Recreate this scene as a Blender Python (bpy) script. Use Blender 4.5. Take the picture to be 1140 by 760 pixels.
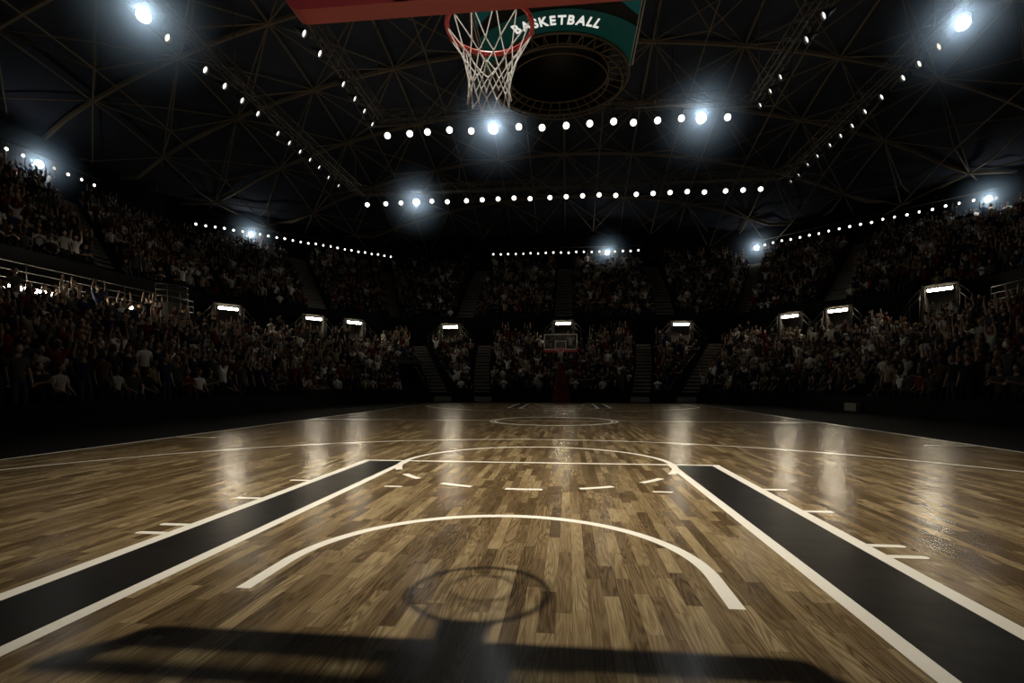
import bpy, bmesh, math, random
from mathutils import Vector, Matrix
random.seed(7)
R = math.radians
PI = math.pi
FT = 0.3048
scn = bpy.context.scene
for o in list(bpy.data.objects):
    bpy.data.objects.remove(o)
COL = scn.collection

# ------------------------------------------------------------------ camera
YAW, PITCH, FPX = 0.104819, -0.045609, 580.15
cam_d = bpy.data.cameras.new('camera')
cam = bpy.data.objects.new('camera', cam_d)
COL.objects.link(cam)
cam_d.sensor_width = 36.0
cam_d.sensor_fit = 'HORIZONTAL'
cam_d.lens = FPX / 1140 * 36
cam_d.shift_x = -1.83 / 1140
cam_d.shift_y = 75.2 / 1140
cam_d.clip_start = 0.05
cam_d.clip_end = 300
CAM = Vector((0.4444, -1.3561, 1.0617))
cam.location = CAM
cam.rotation_euler = (PI / 2 + PITCH, 0, YAW)
scn.camera = cam

# ------------------------------------------------------------------ view, world
vs = scn.view_settings
vs.view_transform = 'Standard'
vs.look = 'None'
vs.gamma = 1
vs.use_curve_mapping = False
vs.exposure = 0.0
w = bpy.data.worlds.new('world')
scn.world = w
w.use_nodes = True
w.node_tree.nodes['Background'].inputs[0].default_value = (0.5, 0.6, 0.8, 1)
w.node_tree.nodes['Background'].inputs[1].default_value = 0.0012

# ------------------------------------------------------------------ lights
WARM = (1.0, 0.92, 0.77)


def spot(name, loc, aim, watts, cone, blend=1.0, rad=0.12, col=WARM):
    d = bpy.data.lights.new(name, 'SPOT')
    d.energy = watts
    d.spot_size = R(cone)
    d.spot_blend = blend
    d.shadow_soft_size = rad
    d.color = col
    o = bpy.data.objects.new(name, d)
    COL.objects.link(o)
    o.location = loc
    o.rotation_euler = (Vector(aim) - Vector(loc)).to_track_quat('-Z', 'Y').to_euler()
    return o


# the lamp over the near key (its shadow of the hoop lies on the floor), then added spots that fill court, boards and stands
spot('key_lamp', (0.015, 2.30, 9.14), (0.0, 7.0, 0), 5900, 97, 1.0, 0.055)
spot('midcourt_fill', (0, 14.6, 13.9), (0, 13.4, 0), 1500, 84, 1.0, 0.3)  # added fill without a fixture, lifts the midcourt floor
spot('far_court_fill', (0, 24.6, 13.6), (0, 22.5, 0), 620, 76, 1.0, 0.3)  # added fill for the far floor and its lines
spot('far_board_fill', (0, 12.0, 14.2), (0, 27.2, 3.3), 900, 13, 0.8, 0.15)  # narrow fill added to brighten the far board, no fixture
spot('near_board_fill', (1.2, -6.2, 14.2), (0, 1.5, 2.9), 1300, 13, 0.8, 0.15)  # unseen fill added to brighten the near net and rim
for sx in (-1, 1):  # spots added to light the crowd, in place of catwalk floodlights
    spot('stand_fill', (sx * 3.0, 3.0, 13.5), (sx * 20, 15, 2.5), 120, 75, 1.0, 0.4)
    spot('stand_fill', (sx * 6.0, 16.0, 13.5), (sx * 12, 42, 5.0), 100, 70, 1.0, 0.4)
    spot('stand_fill', (sx * 8.0, 12.0, 13.4), (sx * 31, 27, 11.5), 75, 70, 1.0, 0.4)


# ------------------------------------------------------------------ materials
def mat(name, col, rough=0.6, metal=0.0, emit=0.0, ecol=None, spec=0.5):
    m = bpy.data.materials.new(name)
    m.use_nodes = True
    nt = m.node_tree
    b = nt.nodes['Principled BSDF']
    b.inputs['Base Color'].default_value = (*col, 1)
    b.inputs['Roughness'].default_value = rough
    b.inputs['Metallic'].default_value = metal
    b.inputs['Specular IOR Level'].default_value = spec
    if emit:
        b.inputs['Emission Color'].default_value = (*(ecol or col), 1)
        b.inputs['Emission Strength'].default_value = emit
    return m


def noisy(name, c1, c2, scale=4.0, rough=0.6, bump=0.0, spec=0.5, metal=0.0, stretch=(1, 1, 1)):
    m = mat(name, c1, rough, metal, spec=spec)
    nt = m.node_tree
    b = nt.nodes['Principled BSDF']
    tc = nt.nodes.new('ShaderNodeTexCoord')
    mp = nt.nodes.new('ShaderNodeMapping')
    mp.inputs['Scale'].default_value = stretch
    n = nt.nodes.new('ShaderNodeTexNoise')
    n.inputs['Scale'].default_value = scale
    n.inputs['Detail'].default_value = 5
    r = nt.nodes.new('ShaderNodeValToRGB')
    r.color_ramp.elements[0].position = 0.3
    r.color_ramp.elements[1].position = 0.7
    r.color_ramp.elements[0].color = (*c1, 1)
    r.color_ramp.elements[1].color = (*c2, 1)
    L = nt.links.new
    L(tc.outputs['Object'], mp.inputs['Vector'])
    L(mp.outputs[0], n.inputs['Vector'])
    L(n.outputs['Fac'], r.inputs['Fac'])
    L(r.outputs['Color'], b.inputs['Base Color'])
    if bump:
        bp = nt.nodes.new('ShaderNodeBump')
        bp.inputs['Strength'].default_value = bump
        bp.inputs['Distance'].default_value = 0.01
        L(n.outputs['Fac'], bp.inputs['Height'])
        L(bp.outputs['Normal'], b.inputs['Normal'])
    return m


class NB:
    """small node-building helper"""

    def __init__(s, nt):
        s.nt = nt

    def math(s, op, a, b=None, c=None):
        n = s.nt.nodes.new('ShaderNodeMath')
        n.operation = op
        for i, v in enumerate((a, b, c)):
            if v is None:
                continue
            if isinstance(v, (int, float)):
                n.inputs[i].default_value = v
            else:
                s.nt.links.new(v, n.inputs[i])
        return n.outputs[0]

    def comb(s, x, y, z=0.0):
        n = s.nt.nodes.new('ShaderNodeCombineXYZ')
        for i, v in enumerate((x, y, z)):
            if isinstance(v, (int, float)):
                n.inputs[i].default_value = v
            else:
                s.nt.links.new(v, n.inputs[i])
        return n.outputs[0]

    def white(s, vec):
        n = s.nt.nodes.new('ShaderNodeTexWhiteNoise')
        n.noise_dimensions = '3D'
        s.nt.links.new(vec, n.inputs['Vector'])
        return n.outputs['Value']

    def noise(s, vec, scale=1.0, detail=3.0, rough=0.5):
        n = s.nt.nodes.new('ShaderNodeTexNoise')
        n.inputs['Scale'].default_value = scale
        n.inputs['Detail'].default_value = detail
        n.inputs['Roughness'].default_value = rough
        s.nt.links.new(vec, n.inputs['Vector'])
        return n.outputs['Fac']


def hardwood():
    m = mat('court_hardwood', (0.3, 0.2, 0.1), 0.25)
    nt = m.node_tree
    nb = NB(nt)
    L = nt.links.new
    b = nt.nodes['Principled BSDF']
    tc = nt.nodes.new('ShaderNodeTexCoord')
    sp = nt.nodes.new('ShaderNodeSeparateXYZ')
    L(tc.outputs['Object'], sp.inputs[0])
    x, y = sp.outputs[0], sp.outputs[1]
    Wd, Ln = 0.078, 0.62
    px = nb.math('DIVIDE', x, Wd)
    row = nb.math('FLOOR', px)
    fx = nb.math('SUBTRACT', px, row)
    r1 = nb.white(nb.comb(row, 3.7, 1.3))
    py = nb.math('ADD', nb.math('DIVIDE', y, Ln), nb.math('MULTIPLY', r1, 7.0))
    # uneven board lengths
    py = nb.math('ADD', py, nb.math('MULTIPLY', nb.math('SINE', nb.math('MULTIPLY', py, 2.1)), 0.28))
    colm = nb.math('FLOOR', py)
    fy = nb.math('SUBTRACT', py, colm)
    idv = nb.comb(row, colm, 5.0)
    rnd = nb.white(idv)
    rnd2 = nb.white(nb.comb(row, colm, 11.0))
    # cathedral rings: contour lines of a stretched noise, different on every board
    gv = nb.comb(nb.math('ADD', nb.math('MULTIPLY', x, 10.5), nb.math('MULTIPLY', rnd, 91.0)),
                 nb.math('ADD', nb.math('MULTIPLY', y, 0.85), nb.math('MULTIPLY', rnd2, 57.0)),
                 nb.math('MULTIPLY', rnd, 33.0))
    gn = nb.noise(gv, 1.0, 1.5, 0.45)
    rings = nb.math('MULTIPLY_ADD', nb.math('SINE', nb.math('MULTIPLY', gn, 92.0)), 0.5, 0.5)
    rings = nb.math('POWER', rings, 1.6)
    fine = nb.noise(nb.comb(nb.math('MULTIPLY', x, 260.0), nb.math('MULTIPLY', y, 5.0), rnd), 1.0, 2.0)
    blot = nb.noise(nb.comb(nb.math('MULTIPLY', x, 5.0), nb.math('MULTIPLY', y, 1.6), 2.0), 1.0, 3.0)
    ramp = nt.nodes.new('ShaderNodeValToRGB')
    cr = ramp.color_ramp
    cr.elements[0].position = 0.0
    cr.elements[0].color = (0.062, 0.038, 0.016, 1)
    cr.elements[1].position = 1.0
    cr.elements[1].color = (0.345, 0.265, 0.145, 1)
    e = cr.elements.new(0.35)
    e.color = (0.130, 0.086, 0.041, 1)
    e = cr.elements.new(0.7)
    e.color = (0.225, 0.160, 0.082, 1)
    tone = nb.math('ADD', nb.math('MULTIPLY', rnd, 0.72), nb.math('MULTIPLY', blot, 0.40))
    tone = nb.math('ADD', tone, 0.0)
    tone = nb.math('SUBTRACT', tone, nb.math('MULTIPLY', rings, nb.math('MULTIPLY_ADD', rnd2, 0.30, 0.12)))
    tone = nb.math('ADD', tone, nb.math('MULTIPLY', nb.math('SUBTRACT', fine, 0.5), 1.05))
    L(tone, ramp.inputs['Fac'])
    # joints between boards
    ex = nb.math('LESS_THAN', nb.math('MINIMUM', fx, nb.math('SUBTRACT', 1.0, fx)), 0.012)
    ey = nb.math('LESS_THAN', nb.math('MINIMUM', fy, nb.math('SUBTRACT', 1.0, fy)), 0.0022)
    gap = nb.math('MAXIMUM', ex, ey)
    mx = nt.nodes.new('ShaderNodeMix')
    mx.data_type = 'RGBA'
    L(nb.math('MULTIPLY', gap, 0.55), mx.inputs['Factor'])
    L(ramp.outputs['Color'], mx.inputs[6])
    mx.inputs[7].default_value = (0.03, 0.018, 0.008, 1)
    L(mx.outputs[2], b.inputs['Base Color'])
    # varnish: fairly glossy, slightly cupped boards
    rg = nb.math('MULTIPLY_ADD', blot, 0.08, 0.19)
    L(rg, b.inputs['Roughness'])
    b.inputs['Specular IOR Level'].default_value = 0.30
    rip = nb.noise(nb.comb(nb.math('MULTIPLY', x, 3.0), nb.math('MULTIPLY', y, 4.4), 0.0), 1.0, 2.0)
    geo = nt.nodes.new('ShaderNodeNewGeometry')
    add = nt.nodes.new('ShaderNodeVectorMath')
    add.operation = 'ADD'
    L(geo.outputs['Normal'], add.inputs[0])
    L(nb.comb(nb.math('MULTIPLY', nb.math('SUBTRACT', rnd, 0.5), 0.020), nb.math('MULTIPLY', nb.math('SUBTRACT', rnd2, 0.5), 0.022)), add.inputs[1])
    nrm = nt.nodes.new('ShaderNodeVectorMath')
    nrm.operation = 'NORMALIZE'
    L(add.outputs[0], nrm.inputs[0])
    bp = nt.nodes.new('ShaderNodeBump')
    bp.inputs['Strength'].default_value = 1.0
    bp.inputs['Distance'].default_value = 0.0058
    L(rip, bp.inputs['Height'])
    L(nrm.outputs[0], bp.inputs['Normal'])
    L(bp.outputs['Normal'], b.inputs['Normal'])
    return m


def painted(name, c1, c2, rough):
    m = noisy(name, c1, c2, 3.0, rough)
    nt = m.node_tree
    nb = NB(nt)
    tc = nt.nodes.new('ShaderNodeTexCoord')
    rip = nb.noise(tc.outputs['Object'], 3.2, 2.0)
    bp = nt.nodes.new('ShaderNodeBump')
    bp.inputs['Strength'].default_value = 1.0
    bp.inputs['Distance'].default_value = 0.0058
    nt.links.new(rip, bp.inputs['Height'])
    nt.links.new(bp.outputs['Normal'], nt.nodes['Principled BSDF'].inputs['Normal'])
    return m


M_WOOD = hardwood()
M_LINE = painted('line_paint', (0.78, 0.74, 0.66), (0.84, 0.80, 0.72), 0.35)
M_BLACK = painted('lane_black_paint', (0.0075, 0.006, 0.005), (0.011, 0.009, 0.0075), 0.34)
M_BLACK.node_tree.nodes['Principled BSDF'].inputs['Specular IOR Level'].default_value = 0.22
M_APRON = noisy('apron_black', (0.004, 0.0035, 0.0035), (0.006, 0.0055, 0.005), 2.0, 0.85, spec=0.08)
M_CONC = noisy('concrete', (0.10, 0.095, 0.085), (0.15, 0.14, 0.125), 1.5, 0.85)
M_STAIR = noisy('stair_concrete', (0.30, 0.28, 0.24), (0.38, 0.36, 0.31), 2.0, 0.85)
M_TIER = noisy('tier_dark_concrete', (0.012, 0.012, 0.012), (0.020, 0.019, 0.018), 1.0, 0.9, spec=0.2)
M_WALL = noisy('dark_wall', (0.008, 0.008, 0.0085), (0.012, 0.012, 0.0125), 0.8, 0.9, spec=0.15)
M_PORTAL = noisy('portal_plaster', (0.055, 0.052, 0.047), (0.075, 0.071, 0.064), 1.2, 0.85, spec=0.2)
M_ROOF = noisy('roof_deck', (0.05, 0.058, 0.08), (0.07, 0.08, 0.105), 0.4, 0.9, spec=0.2)
M_STEEL = noisy('roof_steel', (0.20, 0.155, 0.10), (0.27, 0.21, 0.14), 0.9, 0.7)
M_TRUSS = noisy('truss_steel', (0.07, 0.058, 0.045), (0.10, 0.083, 0.064), 1.5, 0.6)
M_RAIL = noisy('rail_steel', (0.07, 0.067, 0.06), (0.09, 0.086, 0.078), 3.0, 0.5, metal=0.2)
M_CAN = mat('lamp_housing', (0.02, 0.02, 0.022), 0.4)
M_REFL = mat('lamp_reflector', (0.75, 0.74, 0.70), 0.18, 1.0)
M_LENS = mat('lamp_lens', (1, 1, 1), 0.3, emit=3.2, ecol=(1, 0.95, 0.84))
M_LENSDIM = mat('lamp_lens_side', (1, 1, 1), 0.3, emit=2.0, ecol=(1, 0.95, 0.84))
M_LENSBIG = mat('lamp_lens_bright', (1, 1, 1), 0.3, emit=14.0, ecol=(0.86, 0.93, 1))
M_TUBE = mat('tube_glow', (1, 1, 1), 0.3, emit=80.0, ecol=(1, 0.87, 0.64))
M_RED = noisy('red_padding', (0.11, 0.004, 0.008), (0.14, 0.006, 0.010), 8.0, 0.5, spec=0.25)
M_PAD = noisy('red_board_padding', (0.55, 0.062, 0.075), (0.60, 0.07, 0.083), 8.0, 0.35)
M_RIM = noisy('rim_red', (0.72, 0.075, 0.075), (0.80, 0.09, 0.09), 20, 0.4)
M_NET = noisy('net_cord', (0.86, 0.86, 0.85), (0.93, 0.93, 0.92), 60, 0.8)
_nt = M_NET.node_tree
_tr = _nt.nodes.new('ShaderNodeBsdfTranslucent')
_tr.inputs[0].default_value = (0.97, 0.97, 0.97, 1)
_tp = _nt.nodes.new('ShaderNodeBsdfTransparent')
_mx = _nt.nodes.new('ShaderNodeMixShader')
_mx.inputs[0].default_value = 0.6
_m2 = _nt.nodes.new('ShaderNodeMixShader')
_m2.inputs[0].default_value = 0.25
_out = [q for q in _nt.nodes if q.type == 'OUTPUT_MATERIAL'][0]
_nt.links.new(_nt.nodes['Principled BSDF'].outputs[0], _mx.inputs[1])
_nt.links.new(_tr.outputs[0], _mx.inputs[2])
_nt.links.new(_mx.outputs[0], _m2.inputs[1])
_nt.links.new(_tp.outputs[0], _m2.inputs[2])
_nt.links.new(_m2.outputs[0], _out.inputs[0])
M_WHITE = noisy('white_enamel', (0.76, 0.74, 0.70), (0.82, 0.80, 0.76), 6, 0.4)
M_GREYM = noisy('grey_enamel', (0.30, 0.28, 0.25), (0.36, 0.34, 0.30), 6, 0.45)
M_GREEN = mat('scoreboard_green', (0.004, 0.05, 0.04), 0.4, emit=0.013, ecol=(0.08, 1.0, 0.80))
M_TEAL = mat('scoreboard_teal', (0.004, 0.06, 0.055), 0.4, emit=0.02, ecol=(0.06, 1.0, 0.95))
M_SCRDARK = mat('scoreboard_dark', (0.012, 0.014, 0.018), 0.5)
M_LETTER = mat('scoreboard_letters', (0.8, 0.8, 0.76), 0.4, emit=0.72, ecol=(1, 0.98, 0.92))


def glass_mat():
    m = bpy.data.materials.new('board_glass')
    m.use_nodes = True
    nt = m.node_tree
    nt.nodes.clear()
    out = nt.nodes.new('ShaderNodeOutputMaterial')
    t = nt.nodes.new('ShaderNodeBsdfTransparent')
    t.inputs[0].default_value = (0.82, 0.84, 0.83, 1)
    d = nt.nodes.new('ShaderNodeBsdfDiffuse')
    d.inputs[0].default_value = (0.5, 0.5, 0.48, 1)
    g = nt.nodes.new('ShaderNodeBsdfGlossy')
    g.inputs['Roughness'].default_value = 0.08
    a = nt.nodes.new('ShaderNodeMixShader')
    a.inputs[0].default_value = 0.10
    c = nt.nodes.new('ShaderNodeMixShader')
    c.inputs[0].default_value = 0.05
    nt.links.new(t.outputs[0], a.inputs[1])
    nt.links.new(d.outputs[0], a.inputs[2])
    nt.links.new(a.outputs[0], c.inputs[1])
    nt.links.new(g.outputs[0], c.inputs[2])
    nt.links.new(c.outputs[0], out.inputs[0])
    return m


M_GLASS = glass_mat()


# ------------------------------------------------------------------ mesh helpers
class MB:
    """collects polygons, links them as ONE mesh object"""

    def __init__(s):
        s.v, s.f, s.mi, s.sm = [], [], [], []

    def poly(s, pts, mi=0, smooth=False):
        k = len(s.v)
        s.v += [tuple(p) for p in pts]
        s.f.append(tuple(range(k, k + len(pts))))
        s.mi.append(mi)
        s.sm.append(smooth)

    def raw(s, vs, fs, mi=0, smooth=False):
        k = len(s.v)
        s.v += [tuple(p) for p in vs]
        for f in fs:
            s.f.append(tuple(i + k for i in f))
            s.mi.append(mi)
            s.sm.append(smooth)

    def box(s, a, b, mi=0, mtx=None):
        x0, y0, z0 = a
        x1, y1, z1 = b
        vs = [Vector(p) for p in ((x0, y0, z0), (x1, y0, z0), (x1, y1, z0), (x0, y1, z0),
                                  (x0, y0, z1), (x1, y0, z1), (x1, y1, z1), (x0, y1, z1))]
        if mtx:
            vs = [mtx @ p for p in vs]
        s.raw(vs, [(0, 3, 2, 1), (4, 5, 6, 7), (0, 1, 5, 4), (1, 2, 6, 5), (2, 3, 7, 6), (3, 0, 4, 7)], mi)

    def prism(s, quad_lo, quad_hi, mi=0):
        n = len(quad_lo)
        vs = list(quad_lo) + list(quad_hi)
        fs = [tuple(range(n - 1, -1, -1)), tuple(range(n, 2 * n))]
        for i in range(n):
            j = (i + 1) % n
            fs.append((i, j, n + j, n + i))
        s.raw(vs, fs, mi)

    def tube(s, pts, r, n=8, closed=False, mi=0, cap=True):
        pts = [Vector(p) for p in pts]
        rs = r if isinstance(r, (list, tuple)) else [r] * len(pts)
        m = len(pts)
        vs, fs = [], []
        ref = None
        for i, p in enumerate(pts):
            if closed:
                t = pts[(i + 1) % m] - pts[i - 1]
            else:
                t = pts[min(i + 1, m - 1)] - pts[max(i - 1, 0)]
            t.normalize()
            if ref is None:
                ref = Vector((0, 0, 1)) if abs(t.z) < 0.9 else Vector((1, 0, 0))
            u = (ref - t * ref.dot(t)).normalized()
            ref = u
            v = t.cross(u)
            for k in range(n):
                a = 2 * PI * k / n
                vs.append(p + (u * math.cos(a) + v * math.sin(a)) * rs[i])
        for i in range(m if closed else m - 1):
            j = (i + 1) % m
            for k in range(n):
                l = (k + 1) % n
                fs.append((i * n + k, i * n + l, j * n + l, j * n + k))
        if cap and not closed:
            fs.append(tuple(range(n - 1, -1, -1)))
            fs.append(tuple(range((m - 1) * n, m * n)))
        s.raw(vs, fs, mi, n > 5)

    def lathe(s, prof, n=20, mtx=None, mi=0):
        """prof: list of (r, z); turned about z"""
        vs, fs = [], []
        for r, z in prof:
            for k in range(n):
                a = 2 * PI * k / n
                p = Vector((r * math.cos(a), r * math.sin(a), z))
                vs.append(mtx @ p if mtx else p)
        for i in range(len(prof) - 1):
            for k in range(n):
                l = (k + 1) % n
                fs.append((i * n + k, i * n + l, (i + 1) * n + l, (i + 1) * n + k))
        s.raw(vs, fs, mi, True)

    def mesh(s, name, mats):
        me = bpy.data.meshes.new(name)
        me.from_pydata(s.v, [], s.f)
        for m in (mats if isinstance(mats, (list, tuple)) else [mats]):
            me.materials.append(m)
        me.polygons.foreach_set('material_index', s.mi)
        me.polygons.foreach_set('use_smooth', s.sm)
        me.update()
        return me

    def build(s, name, mats, parent=None):
        o = bpy.data.objects.new(name, s.mesh(name, mats))
        COL.objects.link(o)
        o.parent = parent
        return o


def tag(o, label=None, cat=None, group=None, kind=None):
    if label:
        o['label'] = label
    if cat:
        o['category'] = cat
    if group:
        o['group'] = group
    if kind:
        o['kind'] = kind
    return o


def empty(name, loc, label, cat, group=None, rz=0.0):
    o = bpy.data.objects.new(name, None)
    COL.objects.link(o)
    o.location = loc
    o.rotation_euler = (0, 0, rz)
    o.empty_display_size = 0.2
    return tag(o, label, cat, group)


def copy_tree(o, parent=None):
    c = o.copy()
    COL.objects.link(c)
    c.parent = parent
    for ch in KIDS.get(o.name, []):
        copy_tree(ch, c)
    return c


KIDS = {}


def note_kids(o):
    """remember the children of a thing (and of its parts) so that copying is quick"""
    for q in bpy.data.objects:
        if q.parent:
            KIDS.setdefault(q.parent.name, [])
            if q not in KIDS[q.parent.name]:
                KIDS[q.parent.name].append(q)


ONES = ['', 'first', 'second', 'third', 'fourth', 'fifth', 'sixth', 'seventh', 'eighth', 'ninth', 'tenth', 'eleventh',
        'twelfth', 'thirteenth', 'fourteenth', 'fifteenth', 'sixteenth', 'seventeenth', 'eighteenth', 'nineteenth']
TENS = {2: ('twentieth', 'twenty'), 3: ('thirtieth', 'thirty'), 4: ('fortieth', 'forty'), 5: ('fiftieth', 'fifty'),
        6: ('sixtieth', 'sixty'), 7: ('seventieth', 'seventy'), 8: ('eightieth', 'eighty')}


def nth(k):
    if k < 20:
        return ONES[k]
    t, u = divmod(k, 10)
    return TENS[t][0] if u == 0 else TENS[t][1] + '-' + ONES[u]


def lerp(a, b, t):
    return tuple(a[i] + (b[i] - a[i]) * t for i in range(len(a)))


# ================================================================== SETTING: court floor
CY = 14.326            # centre line of the building and the court (47 ft)
fl = MB()
SL = 25 * FT
LW = 0.25 * FT
fl.poly([(-SL - 0.05, -6, 0), (SL + 0.05, -6, 0), (SL + 0.05, 30.2, 0), (-SL - 0.05, 30.2, 0)], 0)
ZL, ZB = 0.0016, 0.0008


def rect_ft(x0, y0, x1, y1, mi=1, z=ZL):
    """a painted rectangle, and its mirror on the far half of the court"""
    for far in (False, True):
        p = [(x0 * FT, y0 * FT), (x1 * FT, y0 * FT), (x1 * FT, y1 * FT), (x0 * FT, y1 * FT)]
        if far:
            p = [(-a, 2 * CY - b) for a, b in p]
        fl.poly([(a, b, z) for a, b in p], mi)


def arc_ft(cx, cy, r0, r1, a0, a1, mi=1, z=ZL, n=48, mirror=True):
    for far in ((False, True) if mirror else (False,)):
        for k in range(n):
            t0, t1 = R(a0 + (a1 - a0) * k / n), R(a0 + (a1 - a0) * (k + 1) / n)
            p = [(cx + r * math.cos(t), cy + r * math.sin(t)) for r, t in ((r0, t0), (r1, t0), (r1, t1), (r0, t1))]
            p = [(a * FT, b * FT) for a, b in p]
            if far:
                p = [(-a, 2 * CY - b) for a, b in p]
            fl.poly([(a, b, z) for a, b in p], mi)


for s in (-1, 1):
    rect_ft(*sorted((s * 7.66, s * 7.98))[:1], -0.1, *sorted((s * 7.66, s * 7.98))[1:], 18.97)      # outer lane lines
    rect_ft(*sorted((s * 5.78, s * 6.06))[:1], -0.1, *sorted((s * 5.78, s * 6.06))[1:], 18.75)      # inner lane lines
    rect_ft(*sorted((s * 6.05, s * 7.67))[:1], -0.1, *sorted((s * 6.05, s * 7.67))[1:], 18.75, 2, ZB)   # black strips
    for yy in (6.76, 7.5, 10.58, 13.62):                                                         # lane space marks
        a, c = sorted((s * 7.97, s * 8.62))
        rect_ft(a, yy - 0.1, c, yy + 0.1)
        arc_ft(s * 8.62, yy, 0, 0.1, -90 if s > 0 else 90, 90 if s > 0 else 270, n=8)
    a, c = sorted((s * 4.22, s * 4.85))
    rect_ft(a, 12.76, c, 12.94)                                                                  # marks inside the key
    a, c = sorted((s * 3.96, s * 4.22))
    rect_ft(a, 3.82, c, 5.12)                                                                    # no-charge arc legs
    a, c = sorted((s * 22.0, s * 25))
    rect_ft(a, 27.9, c, 28.1)                                                                    # 28-foot marks
    a, c = sorted((s * 24.86, s * 25.06))
    rect_ft(a, 0, c, 47.01)                                                                      # side lines
    a, c = sorted((s * 21.9, s * 22.1))
    rect_ft(a, 0, c, 14.2)                                                                       # three-point corners
rect_ft(-8, 18.72, 8, 18.98, z=ZL + 0.0002)                                                                      # free-throw line
arc_ft(0, 5.12, 3.96, 4.22, 0, 180, n=64)
arc_ft(0, 18.8, 5.86, 6.14, -24, 204, n=80, z=ZL + 0.0003)
for a0 in (-47, -72, -96.2, -120, -145):
    arc_ft(0, 18.8, 5.86, 6.12, a0, a0 + 12, n=8)
th = math.degrees(math.acos(22.0 / 23.75))
arc_ft(0, 5.25, 23.58, 23.78, th, 180 - th, n=120)
arc_ft(0, 46.7, 6.03, 6.25, 0, 360, n=72, mirror=False)
arc_ft(0, 46.7, 5.62, 5.84, 0, 360, n=72, mirror=False)
fl.poly([(-SL, 46.58 * FT, ZL), (SL, 46.58 * FT, ZL), (SL, 46.8 * FT, ZL), (-SL, 46.8 * FT, ZL)], 1)
rect_ft(-25, -0.2, 25, 0)
tag(fl.build('floor', [M_WOOD, M_LINE, M_BLACK]), 'polished hardwood basketball court with white lines and black lane strips',
    'floor', kind='structure')
ap = MB()
for x0, x1 in ((-40, -SL - 0.05), (SL + 0.05, 40)):
    ap.poly([(x0, -14, 0), (x1, -14, 0), (x1, 62, 0), (x0, 62, 0)])
ap.poly([(-SL - 0.05, 30.2, 0), (SL + 0.05, 30.2, 0), (SL + 0.05, 62, 0), (-SL - 0.05, 62, 0)])
ap.poly([(-SL - 0.05, -14, 0), (SL + 0.05, -14, 0), (SL + 0.05, -6, 0), (-SL - 0.05, -6, 0)])
tag(ap.build('floor_apron', M_APRON), 'black floor around the wooden court', 'floor', kind='structure')

# ================================================================== SETTING: bowl plan
FA, FB, FD = (12.4, -7.0), (12.4, 26.5), (8.6, 32.5)
MA, MBc, MD = (21.0, -7.0), (21.0, 29.5), (13.0, 40.6)
UA, UB, UD = (22.3, -7.0), (22.3, 30.2), (13.7, 41.9)
TA, TB, TD = (32.6, -7.0), (32.6, 39.8), (18.7, 54.0)


def mir(p):
    return (-p[0], p[1])


Z0, Z1, NLOW = 0.3, 4.1, 16
Z2, Z3, NUP = 6.4, 12.9, 18
# section: name for labels, front pair, rear pair, z's, rows.  The pairs run so that the court lies on the left of front[0]->front[1]
SECT = [
    ('lower left stand', mir(FA), mir(FB), mir(MA), mir(MBc), Z0, Z1, NLOW),
    ('lower left corner stand', mir(FB), mir(FD), mir(MBc), mir(MD), Z0, Z1, NLOW),
    ('lower far stand', mir(FD), FD, mir(MD), MD, Z0, Z1, NLOW),
    ('lower right corner stand', FD, FB, MD, MBc, Z0, Z1, NLOW),
    ('lower right stand', FB, FA, MBc, MA, Z0, Z1, NLOW),
    ('upper left stand', mir(UA), mir(UB), mir(TA), mir(TB), Z2, Z3, NUP),
    ('upper left corner stand', mir(UB), mir(UD), mir(TB), mir(TD), Z2, Z3, NUP),
    ('upper far stand', mir(UD), UD, mir(TD), TD, Z2, Z3, NUP),
    ('upper right corner stand', UD, UB, TD, TB, Z2, Z3, NUP),
    ('upper right stand', UB, UA, TB, TA, Z2, Z3, NUP),
]
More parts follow.
